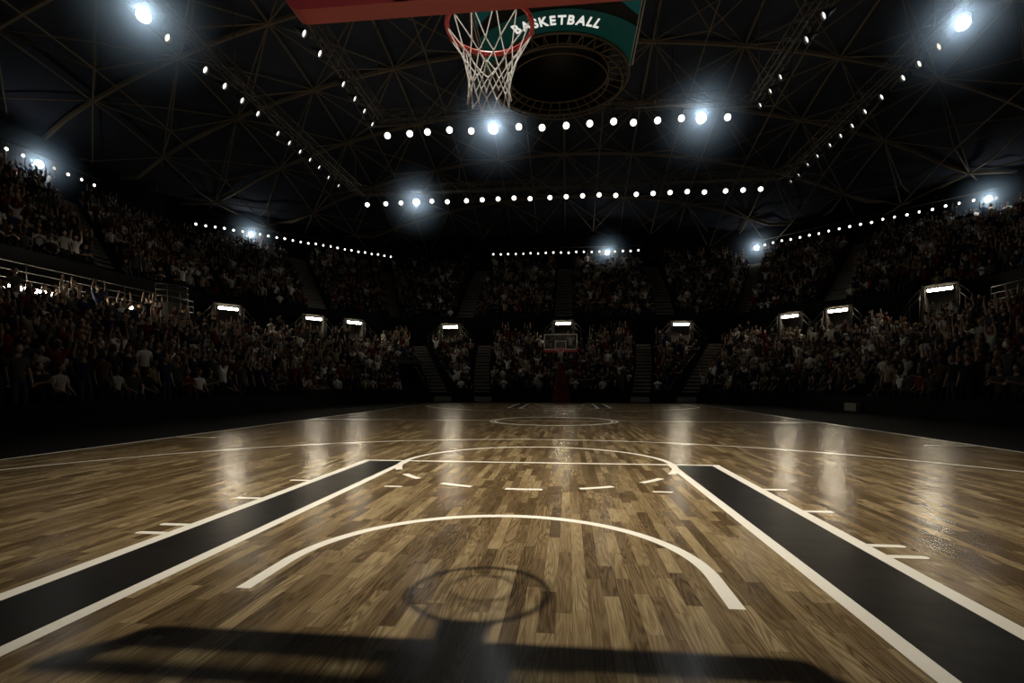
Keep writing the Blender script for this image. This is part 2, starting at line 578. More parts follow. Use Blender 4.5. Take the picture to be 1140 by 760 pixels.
# aisles: (section index, s at front, s at rear, width)
AISLES = {
    2: [(0.04, 0.045, 1.15), (0.20, 0.26, 1.15), (0.79, 0.74, 1.15), (0.96, 0.955, 1.15)],
    4: [(0.14, 0.14, 0.9)],
    5: [(0.50, 0.50, 1.2), (0.80, 0.80, 1.2)],
    6: [(0.5, 0.5, 1.5), (0.975, 0.98, 1.3)],
    7: [(0.20, 0.27, 1.5), (0.5, 0.5, 1.5), (0.80, 0.73, 1.5)],
    8: [(0.5, 0.5, 1.5), (0.025, 0.02, 1.3)],
    9: [(0.20, 0.20, 1.2), (0.50, 0.50, 1.2)],
}
SEATS = []          # (section, row, s index, x, y, z, facing)
TUNNEL = (1, 0.70, 0.98, 0.62)   # section, s0, s1, up to this depth: the entrance tunnel in the corner
AISLE_WORD = {}
for si, (nm, P0, P1, Q0, Q1, za, zb, n) in enumerate(SECT):
    m = MB()
    dz = (zb - za) / (n - 1)
    tun = si == TUNNEL[0]

    def line(t):
        return lerp(P0, Q0, t), lerp(P1, Q1, t)

    pa, pb = line(0)
    base = 0.0 if za < 2 else za - 0.9
    for k in range(n):
        a, b = line(k / n)
        c, d = line((k + 1) / n)
        z = za + k * dz
        zp = z - dz if k else base
        smax = TUNNEL[1] if tun and (k + 1) / n <= TUNNEL[3] else 1.0
        if smax < 1:
            b2, d2 = lerp(a, b, smax), lerp(c, d, smax)
        else:
            b2, d2 = b, d
        m.poly([(*a, zp), (*b2, zp), (*b2, z), (*a, z)])
        m.poly([(*a, z), (*b2, z), (*d2, z), (*c, z)])
        cuts = [0.0]
        Lr = math.dist(a, b)
        for (s0, s1, wd) in sorted(AISLES.get(si, [])):
            sa = s0 + (s1 - s0) * k / n
            cuts += [max(0.0, sa - wd / 2 / Lr), min(1.0, sa + wd / 2 / Lr)]
        cuts.append(smax)
        for e0, e1 in zip(cuts[::2], cuts[1::2]):            # benches along the back of the step
            if e1 - e0 < 0.01:
                continue
            ra, rb = lerp(a, b, e0), lerp(a, b, e1)
            rd, rc_ = lerp(c, d, e0), lerp(c, d, e1)
            am, bm_ = lerp(ra, rd, 0.58), lerp(rb, rc_, 0.58)
            m.poly([(*am, z), (*bm_, z), (*bm_, z + 0.40), (*am, z + 0.40)])
            m.poly([(*am, z + 0.40), (*bm_, z + 0.40), (*rc_, z + 0.40), (*rd, z + 0.40)])
            m.poly([(*bm_, z), (*rc_, z), (*rc_, z + 0.40), (*bm_, z + 0.40)])
            m.poly([(*am, z), (*am, z + 0.40), (*rd, z + 0.40), (*rd, z)])
        # people
        L = math.dist(a, b)
        dirv = Vector((b[0] - a[0], b[1] - a[1], 0)).normalized()
        ns = int(L / 0.56)
        nrm = Vector((Q0[0] - P0[0] + Q1[0] - P1[0], Q0[1] - P0[1] + Q1[1] - P1[1], 0)).normalized()
        for q in range(ns):
            s = (q + 0.5) / ns
            if s > smax:
                continue
            ok = True
            for (s0, s1, wd) in AISLES.get(si, []):
                sa = s0 + (s1 - s0) * k / n
                if abs(s - sa) * L < wd / 2 + 0.28:
                    ok = False
            if not ok:
                continue
            p = lerp(lerp(a, b, s), lerp(c, d, s), 0.5)
            SEATS.append((si, k, q, p[0], p[1], z, math.atan2(-nrm.y, -nrm.x) - PI / 2))
    # rear and underside closing
    c, d = line(1)
    m.poly([(*d, base), (*c, base), (*c, zb), (*d, zb)])
    if tun:
        for k in range(int(n * TUNNEL[3])):
            a, b = line(k / n)
            c, d = line((k + 1) / n)
            p, q2 = lerp(a, b, TUNNEL[1]), lerp(c, d, TUNNEL[1])
            m.poly([(*p, 0), (*q2, 0), (*q2, za + k * dz), (*p, za + k * dz)])
        p, q2 = lerp(*line(int(n * TUNNEL[3]) / n), TUNNEL[1]), line(int(n * TUNNEL[3]) / n)[1]
        m.poly([(*p, 0), (*q2, 0), (*q2, za + int(n * TUNNEL[3]) * dz), (*p, za + int(n * TUNNEL[3]) * dz)])
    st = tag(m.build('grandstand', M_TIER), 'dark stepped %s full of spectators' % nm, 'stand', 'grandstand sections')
    # front parapet
    if za < 2:
        f = MB()
        off = Vector((-(Q0[0] - P0[0]) - (Q1[0] - P1[0]), -(Q0[1] - P0[1]) - (Q1[1] - P1[1]), 0)).normalized() * 0.06
        b2 = lerp(pa, pb, TUNNEL[1]) if tun else pb
        o1 = (pa[0] + off.x, pa[1] + off.y)
        o2 = (b2[0] + off.x, b2[1] + off.y)
        f.prism([(*pa, 0), (*b2, 0), (*o2, 0), (*o1, 0)], [(*pa, 0.62), (*b2, 0.62), (*o2, 0.62), (*o1, 0.62)])
        f.build('parapet', M_WALL, st)
    for (s0, s1, wd) in AISLES.get(si, []):
        g = MB()
        for k in range(n):
            for h in range(2):
                t0, t1 = (k + h / 2) / n, (k + (h + 1) / 2) / n
                a, b = line(t0)
                c, d = line(t1)
                sa0 = s0 + (s1 - s0) * t0
                sa1 = s0 + (s1 - s0) * t1
                ca, cc = lerp(a, b, sa0), lerp(c, d, sa1)
                dv = Vector((b[0] - a[0], b[1] - a[1])).normalized() * wd / 2
                z = za + (k + h / 2) * dz + 0.02
                lo = max(z - dz - 0.05, 0)
                q = [(ca[0] - dv.x, ca[1] - dv.y), (ca[0] + dv.x, ca[1] + dv.y), (cc[0] + dv.x, cc[1] + dv.y), (cc[0] - dv.x, cc[1] - dv.y)]
                if k == 0 and h == 0 and za < 2 and si in (2, 4):      # bottom flight comes through the parapet
                    q[0] = (q[0][0] + (ca[0] - cc[0]), q[0][1] + (ca[1] - cc[1]))
                    q[1] = (q[1][0] + (ca[0] - cc[0]), q[1][1] + (ca[1] - cc[1]))
                    lo = 0.0
                g.prism([(*p, lo) for p in q], [(*p, z) for p in q])
        g.build('stairway', M_STAIR, st)

# walkway between the tiers, walls
WSIDE = ['left', 'left_corner', 'far', 'right_corner', 'right']
lowM = [mir(MA), mir(MBc), mir(MD), MD, MBc, MA]
lowU = [mir(UA), mir(UB), mir(UD), UD, UB, UA]
lowT = [mir(TA), mir(TB), mir(TD), TD, TB, TA]
wk = MB()
for i in range(5):
    wk.prism([(*lowM[i], Z1 - 0.25), (*lowM[i + 1], Z1 - 0.25), (*lowU[i + 1], Z1 - 0.25), (*lowU[i], Z1 - 0.25)],
             [(*lowM[i], Z1), (*lowM[i + 1], Z1), (*lowU[i + 1], Z1), (*lowU[i], Z1)])
tag(wk.build('floor_walkway', M_CONC), 'concrete walkway between lower and upper stands', 'floor', kind='structure')
for z0, z1, P, suf in ((Z1, Z2 + 0.35, lowU, ''), (Z3 - 0.4, 16.6, lowT, '_upper')):
    for i in range(5):
        m = MB()
        a, b = Vector((*P[i], 0)), Vector((*P[i + 1], 0))
        dr = (b - a).normalized()
        nr = Vector((-dr.y, dr.x, 0)) * 0.12
        lo = [a, b, b + nr, a + nr]
        if z0 < 10:
            lo = [p - nr for p in lo]
        m.prism([(p.x, p.y, z0) for p in lo], [(p.x, p.y, z1) for p in lo])
        tag(m.build('wall_' + WSIDE[i] + suf, M_WALL), 'dark wall %s on the %s side' % ('above the upper stand' if suf else 'between lower and upper stands', WSIDE[i].replace('_', ' ')),
            'wall', kind='structure')


# ceiling
def roof_z(x, y):
    q = (x / 35.0) ** 2 + ((y - CY) / 44.0) ** 2
    return 16.2 + 9.0 * max(0.0, 1 - q) ** 0.8


m = MB()
NX, NY = 36, 40
xs = [-37 + 74 * i / NX for i in range(NX + 1)]
ys = [-14 + 73 * j / NY for j in range(NY + 1)]
vsx = [(x, y, roof_z(x, y) + 0.5) for y in ys for x in xs]
fsx = [(j * (NX + 1) + i, (j + 1) * (NX + 1) + i, (j + 1) * (NX + 1) + i + 1, j * (NX + 1) + i + 1) for j in range(NY) for i in range(NX)]
m.raw(vsx, fsx, 0, True)
tag(m.build('ceiling', M_ROOF), 'dark domed roof deck of the arena', 'ceiling', kind='structure')

# ================================================================== HOOPS
hoop = empty('basketball_hoop', (0, 0, 0), 'near basketball hoop hanging overhead at the top, only red pad, rim and net seen', 'basketball hoop',
             'basketball hoops at the two ends')
BX, BZ0, BZ1 = 0.914, 2.915, 3.87
# padded stanchion
m = MB()
m.prism([(-0.56, -3.55, 0), (0.56, -3.55, 0), (0.56, -2.45, 0), (-0.56, -2.45, 0)],
        [(-0.46, -3.5, 0.85), (0.46, -3.5, 0.85), (0.46, -2.5, 0.85), (-0.46, -2.5, 0.85)])
m.prism([(-0.40, -3.3, 0.85), (0.40, -3.3, 0.85), (0.40, -2.52, 0.85), (-0.40, -2.52, 0.85)],
        [(-0.20, -2.95, 2.45), (0.20, -2.95, 2.45), (0.20, -2.5, 2.45), (-0.20, -2.5, 2.45)])
bs = m.build('base_padding', M_RED, hoop)
bv = bs.modifiers.new('bevel', 'BEVEL')
bv.width = 0.05
bv.segments = 3
m = MB()
m.box((-0.5, -3.9, 0), (0.5, -3.5, 0.5))
for sx in (-0.4, 0.4):
    m.tube([(sx - 0.04, -3.75, 0.06), (sx + 0.04, -3.75, 0.06)], 0.06, 12)
m.build('counterweight', M_GREYM, hoop)
m = MB()
m.prism([(-0.11, -2.95, 2.42), (0.11, -2.95, 2.42), (0.11, -2.6, 2.42), (-0.11, -2.6, 2.42)],
        [(-0.10, -2.75, 3.25), (0.10, -2.75, 3.25), (0.10, -2.45, 3.25), (-0.10, -2.45, 3.25)])
m.build('mast', M_GREYM, hoop)
m = MB()
m.prism([(-0.10, -2.7, 3.05), (0.10, -2.7, 3.05), (0.10, 1.0, 3.12), (-0.10, 1.0, 3.12)],
        [(-0.10, -2.7, 3.28), (0.10, -2.7, 3.28), (0.10, 1.0, 3.30), (-0.10, 1.0, 3.30)])
m.box((-0.16, 0.98, 2.99), (0.16, 1.12, 3.42))
for sx in (-1, 1):
    m.tube([(sx * 0.10, 0.55, 3.28), (sx * 0.62, 1.13, 3.82)], 0.028, 8)
    m.tube([(sx * 0.08, -1.6, 3.26), (sx * 0.30, 1.13, 3.62)], 0.022, 8)
m.build('arm', M_GREYM, hoop)
# backboard: glass, frame, target square, padding
m = MB()
m.box((-BX + 0.03, 1.19, BZ0 + 0.04), (BX - 0.03, 1.205, BZ1 - 0.03))
bb = m.build('backboard', M_GLASS, hoop)
m = MB()
for (x0, z0, x1, z1) in ((-BX + 0.02, 3.0, BX - 0.02, 3.055), (-BX, BZ1 - 0.055, BX, BZ1), (-BX, BZ0, -BX + 0.055, BZ1), (BX - 0.055, BZ0, BX, BZ1)):
    m.box((x0, 1.165, z0), (x1, 1.22, z1))
m.build('backboard_frame', M_WHITE, bb)
m = MB()
for (x0, z0, x1, z1) in ((-0.305, 3.05, -0.254, 3.505), (0.254, 3.05, 0.305, 3.505), (-0.254, 3.454, 0.254, 3.505), (-0.254, 3.05, 0.254, 3.10)):
    m.box((x0, 1.205, z0), (x1, 1.209, z1))
m.build('target_square', M_WHITE, bb)
m = MB()
# U-shaped bottom padding, rounded lower corners
prof_y = (1.120, 1.225)
out = [(-BX - 0.012, 3.16), (-BX - 0.012, 2.95)]
for k in range(7):
    a = R(180 + 90 * k / 6)
    out.append((-BX + 0.058 + 0.07 * math.cos(a), 2.94 + 0.07 * math.sin(a)))
out += [(-x, z) for x, z in reversed(out)]
inn = [(-BX + 0.03, 3.16), (-BX + 0.03, 3.0), (BX - 0.03, 3.0), (BX - 0.03, 3.16)]
ol, ih = out, inn
n_o = len(ol)


def pad_strip(a, b):
    m.prism([(a[0][0], prof_y[0], a[0][1]), (a[1][0], prof_y[0], a[1][1]), (b[1][0], prof_y[0], b[1][1]), (b[0][0], prof_y[0], b[0][1])],
            [(a[0][0], prof_y[1], a[0][1]), (a[1][0], prof_y[1], a[1][1]), (b[1][0], prof_y[1], b[1][1]), (b[0][0], prof_y[1], b[0][1])])


half = n_o // 2
for i in range(n_o - 1):
    a = (ol[i], ol[i + 1])
    if i < half - 1:
        if i == 0:
            b = (inn[0], inn[1])
        else:
            b = (inn[1], inn[1])
    elif i == half - 1:
        b = (inn[1], inn[2])
    else:
        b = (inn[2], inn[3]) if i == n_o - 2 else (inn[2], inn[2])
    pad_strip(a, b)
m.build('bottom_padding', M_PAD, hoop)
# rim
RC = Vector((0, 1.60, 3.048))
m = MB()
ring = [RC + Vector((0.2365 * math.cos(2 * PI * k / 48), 0.2365 * math.sin(2 * PI * k / 48), 0)) for k in range(48)]
m.tube(ring, 0.0125, 10, closed=True)
m.prism([(-0.075, 1.22, 3.015), (0.075, 1.22, 3.015), (0.075, 1.30, 3.03), (-0.075, 1.30, 3.03)],
        [(-0.075, 1.22, 3.13), (0.075, 1.22, 3.13), (0.075, 1.30, 3.06), (-0.075, 1.30, 3.06)])
for sx in (-1, 1):
    m.tube([(sx * 0.06, 1.27, 3.045), (sx * 0.065, 1.33, 3.045), (sx * 0.085, 1.382, 3.047)], 0.011, 8)
m.prism([(-0.075, 1.26, 3.035), (0.075, 1.26, 3.035), (0.085, 1.38, 3.040), (-0.085, 1.38, 3.040)],
        [(-0.075, 1.26, 3.05), (0.075, 1.26, 3.05), (0.085, 1.38, 3.050), (-0.085, 1.38, 3.050)])
for k in range(12):
    a = 2 * PI * (k + 0.5) / 12
    c, s_ = math.cos(a), math.sin(a)
    pts = []
    for j in range(7):
        b = PI * j / 6
        pts.append(RC + Vector((0, 0, -0.010)) + Vector((c, s_, 0)) * (0.2365 + 0.012 * math.cos(b)) + Vector((0, 0, -0.016 * math.sin(b))))
    m.tube(pts, 0.0028, 6)
rim = m.build('rim', M_RIM, hoop)
# net
m = MB()
lev = [(0.0, 0.236), (-0.145, 0.158), (-0.205, 0.136), (-0.27, 0.122), (-0.335, 0.116), (-0.405, 0.124)]
jit = random.Random(3)
J = {}


def node(k, i2):
    """level k, half-index i2 (0..23)"""
    i2 %= 24
    if (k, i2) not in J:
        z, r = lev[k]
        a = 2 * PI * (i2 + 1) / 24
        if k:
            z += jit.uniform(-0.012, 0.012)
            r += jit.uniform(-0.008, 0.008)
            a += jit.uniform(-0.05, 0.05)
        else:
            z = -0.024
        J[(k, i2)] = RC + Vector((r * math.cos(a), r * math.sin(a), z))
    return J[(k, i2)]


for i in range(12):
    for d in (-1, 1):
        pts = [node(k, 2 * i + d * k) for k in range(6)]
        m.tube(pts, 0.0031, 5)
for k in range(1, 6):
    for i in range(12):
        p = node(k, 2 * i + k)
        m.tube([p + Vector((0, 0, 0.009)), p, p - Vector((0, 0, 0.009))], [0.003, 0.0062, 0.003], 6)
m.build('net', M_NET, hoop)
note_kids(hoop)
far = copy_tree(hoop)
far.location = (0, 2 * CY, 0)
far.rotation_euler = (0, 0, PI)
far['label'] = 'far basketball hoop on red padded stand with white-framed glass board'

# ================================================================== SCOREBOARD over centre court
SBX, SBY, SBZ = 0.1, 14.9, 10.35
SW = 2.12
sb = empty('scoreboard', (SBX, SBY, SBZ), 'hanging green scoreboard board lettered in white with a ring opening, over centre court', 'scoreboard')
NEAR = -5.2
m = MB()
# dark board with a round opening
NN = 64
cir = [(SW * 0.985 * math.cos(2 * PI * k / NN), SW * 0.985 * math.sin(2 * PI * k / NN)) for k in range(NN)]


def to_rect(p):
    x, y = p
    s = SW / max(abs(x), 1e-6)
    cand = [s]
    if y < 0:
        cand.append(NEAR / y)
    if y > 0:
        cand.append((SW * 1.0) / y)
    s = min(cand)
    if y > 0:
        s = min(s, SW / math.hypot(x, y) * 1.002)
    return (x * s, y * s)


rc = [to_rect(p) for p in cir]
extra = {}
for k in range(NN):
    l = (k + 1) % NN
    quad = [cir[k], rc[k], rc[l], cir[l]]
    # corner fill
    if abs(rc[k][0] - rc[l][0]) > 1e-5 and abs(rc[k][1] - rc[l][1]) > 1e-5:
        if rc[k][1] > 0 or rc[l][1] > 0:
            m.prism([(x, y, 0.0) for x, y in quad], [(x, y, 0.5) for x, y in quad])
            continue
        cx = SW if max(rc[k][0], rc[l][0]) > SW - 1e-4 else -SW
        cy = NEAR if rc[k][1] < 0 else SW
        quad = [cir[k], rc[k], (cx, cy), rc[l], cir[l]]
    lo = [(x, y, 0.0) for x, y in quad]
    hi = [(x, y, 0.5) for x, y in quad]
    m.prism(lo, hi)
m.build('panel', M_SCRDARK, sb)
m = MB()
# green arc band on the near side of the opening, clipped by the panel's long edges
def band(mb, r0, r1, z, a0, a1, n=60):
    for k in range(n):
        t0, t1 = R(a0 + (a1 - a0) * k / n), R(a0 + (a1 - a0) * (k + 1) / n)
        p = []
        for r, t in ((r0, t0), (r0, t1), (r1, t1), (r1, t0)):
            x, y = r * math.cos(t), r * math.sin(t)
            if abs(x) > SW - 0.03:
                s = (SW - 0.03) / abs(x)
                if r * s < r0:
                    s = r0 / r
                x, y = (SW - 0.03) * (1 if x > 0 else -1), y
            p.append((x, y))
        mb.prism([(x, y, z) for x, y in p], [(x, y, 0.002) for x, y in p])


band(m, 2.11, 2.90, -0.012, 180 + 6, 360 - 6)
m.build('green_band', M_GREEN, sb)
for s in (-1, 1):
    m = MB()
    q = [(s * (SW - 0.05), -2.45), (s * (SW - 0.05), -4.6), (s * 0.3, -4.6), (s * 1.6, -2.98)]
    if s > 0:
        q = q[::-1]
    m.prism([(x, y, -0.012) for x, y in q], [(x, y, 0.002) for x, y in q])
    m.build('corner_panel', M_TEAL, sb)
    m = MB()
    m.tube([(s * (SW + 0.02), NEAR, 0.02), (s * (SW + 0.02), -0.4, 0.02)], 0.022, 8)
    m.tube([(s * (SW - 0.05), NEAR, -0.01), (s * (SW - 0.05), -0.3, -0.01)], 0.014, 8)
    m.build('edge_trim', M_WHITE, sb)
# ring structure around the opening
m = MB()
for r, z, t in ((2.08, -0.05, 0.035), (1.50, 0.06, 0.03), (1.90, -0.28, 0.022), (1.48, -0.2, 0.02)):
    m.tube([(r * math.cos(2 * PI * k / 64), r * math.sin(2 * PI * k / 64), z) for k in range(64)], t, 6, closed=True)
for k in range(36):
    a = 2 * PI * k / 36
    c, s_ = math.cos(a), math.sin(a)
    m.tube([(2.08 * c, 2.08 * s_, -0.05), (1.50 * c, 1.50 * s_, 0.06)], 0.018, 5)
    m.tube([(2.08 * c, 2.08 * s_, -0.05), (1.90 * c, 1.90 * s_, -0.28)], 0.012, 5)
m.build('ring_frame', M_STEEL, sb)
m = MB()
m.lathe([(1.54, 0.05), (1.54, 1.6), (0.0, 1.6)], 48)
m.build('inner_drum', M_SCRDARK, sb)
m = MB()
for cx, cy in ((-1.9, -4.9), (1.9, -4.9), (-1.9, 1.7), (1.9, 1.7)):
    top = roof_z(SBX + cx, SBY + cy) - SBZ + 0.3
    m.tube([(cx, cy, 0.4), (cx, cy, top)], 0.02, 6)
m.build('cable', M_TRUSS, sb)
# lettering
word = 'BASKETBALL'
glyph = []
for ch in word:
    cu = bpy.data.curves.new('glyph', 'FONT')
    cu.body = ch
    cu.size = 0.455
    cu.offset = 0.010
    cu.extrude = 0.006
    to = bpy.data.objects.new('glyph', cu)
    COL.objects.link(to)
    dg = bpy.context.evaluated_depsgraph_get()
    me = bpy.data.meshes.new_from_object(to.evaluated_get(dg))
    vv = [v.co.copy() for v in me.vertices]
    ff = [tuple(p.vertices) for p in me.polygons]
    x0 = min(v.x for v in vv)
    x1 = max(v.x for v in vv)
    glyph.append((vv, ff, x0, x1))
    bpy.data.objects.remove(to)
    bpy.data.curves.remove(cu)
    bpy.data.meshes.remove(me)
GAP = 0.05
KX = 2.24 / (sum(g[3] - g[2] for g in glyph) + GAP * (len(glyph) - 1))
glyph = [([Vector((v.x * KX, v.y, v.z)) for v in g[0]], g[1], g[2] * KX, g[3] * KX) for g in glyph]
GAP *= KX
tot = sum(g[3] - g[2] for g in glyph) + GAP * (len(glyph) - 1)
m = MB()
rt = 2.37
pos = -tot / 2
for vv, ff, x0, x1 in glyph:
    ang = (pos + (x1 - x0) / 2) / (rt + 0.05)
    pts = []
    for v in vv:
        lx, ly = v.x - (x0 + x1) / 2, v.y
        # local: x to the right, y (up) away from the ring centre, towards the near end (-y)
        px = lx * math.cos(ang) + (rt + ly) * math.sin(ang)
        py = -((rt + ly) * math.cos(ang) - lx * math.sin(ang))
        pts.append((px, py, -0.018 - v.z))
    m.raw(pts, ff)
    pos += x1 - x0 + GAP
m.build('lettering', M_LETTER, sb)

# ================================================================== ROOF SPACE FRAME
rf = empty('roof_space_frame', (0, CY, 16), 'dark brown triangulated steel lattice frame under the domed roof', 'roof frame')


def roof_part(name, segs, r, n=5):
    m = MB()
    for pts in segs:
        m.tube([Vector(p) - Vector((0, CY, 16)) for p in pts], r, n)
    return m.build(name, M_STEEL, rf)


GX = [-35 + 70 * i / 12 for i in range(13)]
GY = [-10 + 67 * j / 12 for j in range(13)]


def rp(x, y, low=0.0):
    return (x, y, roof_z(x, y) + 0.18 - low)


for j, y in enumerate(GY):
    roof_part('arch_rib', [[rp(-35 + 70 * k / 36, y) for k in range(37)]], 0.14)
for i, x in enumerate(GX):
    roof_part('purlin', [[rp(x, -10 + 67 * k / 36) for k in range(37)]], 0.075)
for j in range(12):
    segs = []
    for i in range(12):
        x0, x1, y0, y1 = GX[i], GX[i + 1], GY[j], GY[j + 1]
        xm, ym = (x0 + x1) / 2, (y0 + y1) / 2
        segs.append([rp(x0, y0), rp(xm, ym), rp(x1, y1)])
        segs.append([rp(x1, y0), rp(xm, ym), rp(x0, y1)])
        # lower web: a point hung below the bay centre
        if 0 < i < 11:
            lowp = rp(xm, ym, 1.5)
            for c in ((x0, y0), (x1, y0), (x0, y1), (x1, y1)):
                segs.append([rp(*c), lowp])
    roof_part('bracing', segs, 0.05, 4)
for i in range(1, 11):
    xm = (GX[i] + GX[i + 1]) / 2
    roof_part('lower_chord', [[rp(xm, (GY[j] + GY[j + 1]) / 2, 1.5) for j in range(12)]], 0.055)

# ================================================================== LIGHTING TRUSSES AND LAMPS
ZT = 14.0


def box_truss(parent, a, b, size=0.5, r=0.03):
    """a square lattice truss from a to b (world), as one part"""
    a, b = Vector(a), Vector(b)
    d = (b - a)
    L = d.length
    d.normalize()
    side = Vector((-d.y, d.x, 0)) * size / 2
    up = Vector((0, 0, size / 2))
    off = parent.location
    m = MB()
    cs = [side + up, -side + up, -side - up, side - up]
    for c in cs:
        m.tube([a + c - off, b + c - off], r, 5)
    m.tube([a - Vector((0, 0, size / 2 - 0.02)) - off, b - Vector((0, 0, size / 2 - 0.02)) - off], 0.035, 6)   # bar the lamps hang from
    nb = max(2, int(L / 0.9))
    for k in range(nb):
        p, q = a + d * (L * k / nb), a + d * (L * (k + 1) / nb)
        for i in range(4):
            c0, c1 = cs[i], cs[(i + 1) % 4]
            m.tube([p + c0 - off, q + c1 - off], r * 0.55, 4)
            m.tube([p + c0 - off, p + c1 - off], r * 0.55, 4)
    return m.build('truss_span', M_TRUSS, parent)


def hangers(parent, pts):
    for (x, y) in pts:
        m = MB()
        m.tube([Vector((x, y, ZT + 0.6)) - parent.location, Vector((x, y, roof_z(x, y) + 0.3)) - parent.location], 0.025, 6)
        m.build('hanger', M_TRUSS, parent)


IX, IY0, IY1 = 9.2, 3.6, 25.1
OX, OY0, OY1 = 14.3, -6.2, 34.9
TZ = ZT + 0.75
for (X, Y0, Y1, lab) in ((IX, IY0, IY1, 'inner rectangular lighting truss hung above the court'),
                         (OX, OY0, OY1, 'outer larger rectangular lighting truss hung above the court edges')):
    t = empty('lighting_truss', (0, CY, TZ), lab, 'truss', 'rectangular lighting trusses')
    box_truss(t, (-X, Y1, TZ), (X, Y1, TZ))
    box_truss(t, (-X, Y0, TZ), (X, Y0, TZ))
    box_truss(t, (-X, Y0, TZ), (-X, Y1, TZ))
    box_truss(t, (X, Y0, TZ), (X, Y1, TZ))
    hangers(t, [(sx * X, Y0 + (Y1 - Y0) * f) for sx in (-1, 1) for f in (0.02, 0.35, 0.66, 0.98)] + [(0, Y1), (-X / 2, Y1), (X / 2, Y1)])

# one lamp of each kind, built pointing along local -Y at the origin, hung from a yoke above
def make_lamp(name, lens_m, rad=0.18, drop=0.42, tilt=0.0, hood=0.08):
    root = bpy.data.objects.new(name, None)
    COL.objects.link(root)
    root.empty_display_size = 0.1
    T = Matrix.Rotation(R(90), 4, 'X') @ Matrix.Identity(4)     # +z -> -y
    T = Matrix.Rotation(tilt, 4, 'X') @ T
    m = MB()
    m.lathe([(0.0, -0.34), (rad * 0.45, -0.33), (rad * 0.55, -0.22), (rad * 0.98, -0.02), (rad * 1.06, 0.02), (rad * 1.06, hood), (rad * 1.0, hood), (rad * 1.0, 0.0)], 18, T)
    h = m.build('housing', M_CAN, root)
    m = MB()
    m.lathe([(0.0, 0.03), (rad * 0.5, 0.028), (rad * 0.85, 0.015), (rad * 1.0, 0.0)], 18, T)
    m.build('lens', lens_m, root)
    m = MB()
    w_ = rad * 1.16
    m.tube([T @ Vector((-w_, 0, -0.08)), Vector((-w_, 0, drop * 0.6)), Vector((-w_ * 0.4, 0, drop)), Vector((w_ * 0.4, 0, drop)), Vector((w_, 0, drop * 0.6)),
            T @ Vector((w_, 0, -0.08))], 0.014, 6)
    m.tube([(0, 0, drop), (0, 0, drop + 0.22)], 0.02, 6)
    m.build('yoke', M_CAN, root)
    return root


P_ROW = make_lamp('floodlight', M_LENS, 0.155, tilt=R(28))
P_SIDE = make_lamp('floodlight', M_LENSDIM, 0.155, tilt=R(34), hood=0.17)
P_BIG = make_lamp('floodlight', M_LENSBIG, 0.22, tilt=R(24))
P_TOP = make_lamp('spotlight', M_LENS, 0.10, drop=0.3, tilt=R(14))
note_kids(None)
USED = set()
GLOW = []
BIGLIGHT = []


def put_lamp(proto, loc, rz, label, cat, group):
    if proto.name in USED:
        o = copy_tree(proto)
    else:
        o = proto
        USED.add(proto.name)
    o.location = loc
    o.rotation_euler = (0, 0, rz)
    return tag(o, label, cat, group)


def aim_rz(x, y, tx, ty):
    return math.atan2(ty - y, tx - x) + PI / 2


def big(loc, rz, label):
    put_lamp(P_BIG, loc, rz, label, 'lamp', 'glaring floodlights')
    f = Vector((math.sin(rz), -math.cos(rz), 0))
    GLOW.append(Vector(loc) + f * 0.22)


# far side of the inner truss: sixteen lamps, two of them glaring
xs1 = [-8.83, -7.66, -6.74, -5.6, -4.48, -3.36, -2.08, -0.92, 0.27, 1.42, 2.58, 3.53, 4.68, 5.8, 6.72, 7.95]
zl = TZ - 0.25 - 0.62
for i, x in enumerate(xs1):
    jx = ((i * 37) % 7 - 3) * 0.02
    if i in (5, 14):
        big((x, IY1, zl), aim_rz(x, IY1, 0.4, -1.3), 'glaring floodlight on near far-side row, %s' % ('just below the net' if i == 5 else 'last but one on the right'))
    else:
        put_lamp(P_ROW, (x, IY1, zl + jx), aim_rz(x, IY1, 0, 2), 'round lit floodlight, %s from left in inner truss far row' % nth(i + 1), 'lamp',
                 'floodlights along the far side of the inner truss')
# far side of the outer truss: twenty-four lamps, one glaring
for i in range(24):
    x = -13.7 + 26.6 * i / 23 + ((i * 29) % 5 - 2) * 0.05
    if i == 3:
        big((x, OY1, zl), aim_rz(x, OY1, 0.4, -1.3), 'glaring floodlight, fourth from left in the outer truss far row')
    else:
        put_lamp(P_ROW, (x, OY1, zl + ((i * 31) % 5 - 2) * 0.02), aim_rz(x, OY1, 0, 0), 'round lit floodlight, %s from left in outer truss far row' % nth(i + 1), 'lamp',
                 'floodlights along the far side of the outer truss')
# long sides of the outer truss
ysl = [16.9, 18.9, 20.1, 21.3, 22.5, 24.2, 25.3, 26.4, 27.5, 28.6, 29.8, 31.2]
for s, nm in ((-1, 'left'), (1, 'right')):
    big((s * OX, 15.9 if s < 0 else 19.3, zl), aim_rz(s * OX, 15, 0.4, -1.3), 'glaring floodlight at the near end of the %s outer truss row' % nm)
    yy = ysl if s < 0 else [20.4, 21.5, 22.5, 24.0, 25.3, 26.4, 27.5, 28.6, 30.0, 31.2, 32.4, 33.5]
    for i, y in enumerate(yy):
        put_lamp(P_SIDE, (s * OX, y, zl + ((i * 31) % 5 - 2) * 0.03), aim_rz(s * OX, y, 0, y - 1), 'small angled floodlight, %s beyond the glaring one on %s outer truss' % (nth(i + 1), nm),
                 'lamp', 'angled floodlights on the sides of the outer truss')
    for i, y in enumerate(([17.2, 18.4, 20.5, 21.7, 22.8, 23.8] if s < 0 else [18.2, 19.5, 21.9, 23.0, 24.2])):
        put_lamp(P_SIDE, (s * IX, y, zl + ((i * 31) % 5 - 2) * 0.03), aim_rz(s * IX, y, 0, y - 1), 'small angled floodlight, %s from the near end on %s inner truss' % (nth(i + 1), nm),
                 'lamp', 'angled floodlights on the sides of the inner truss')

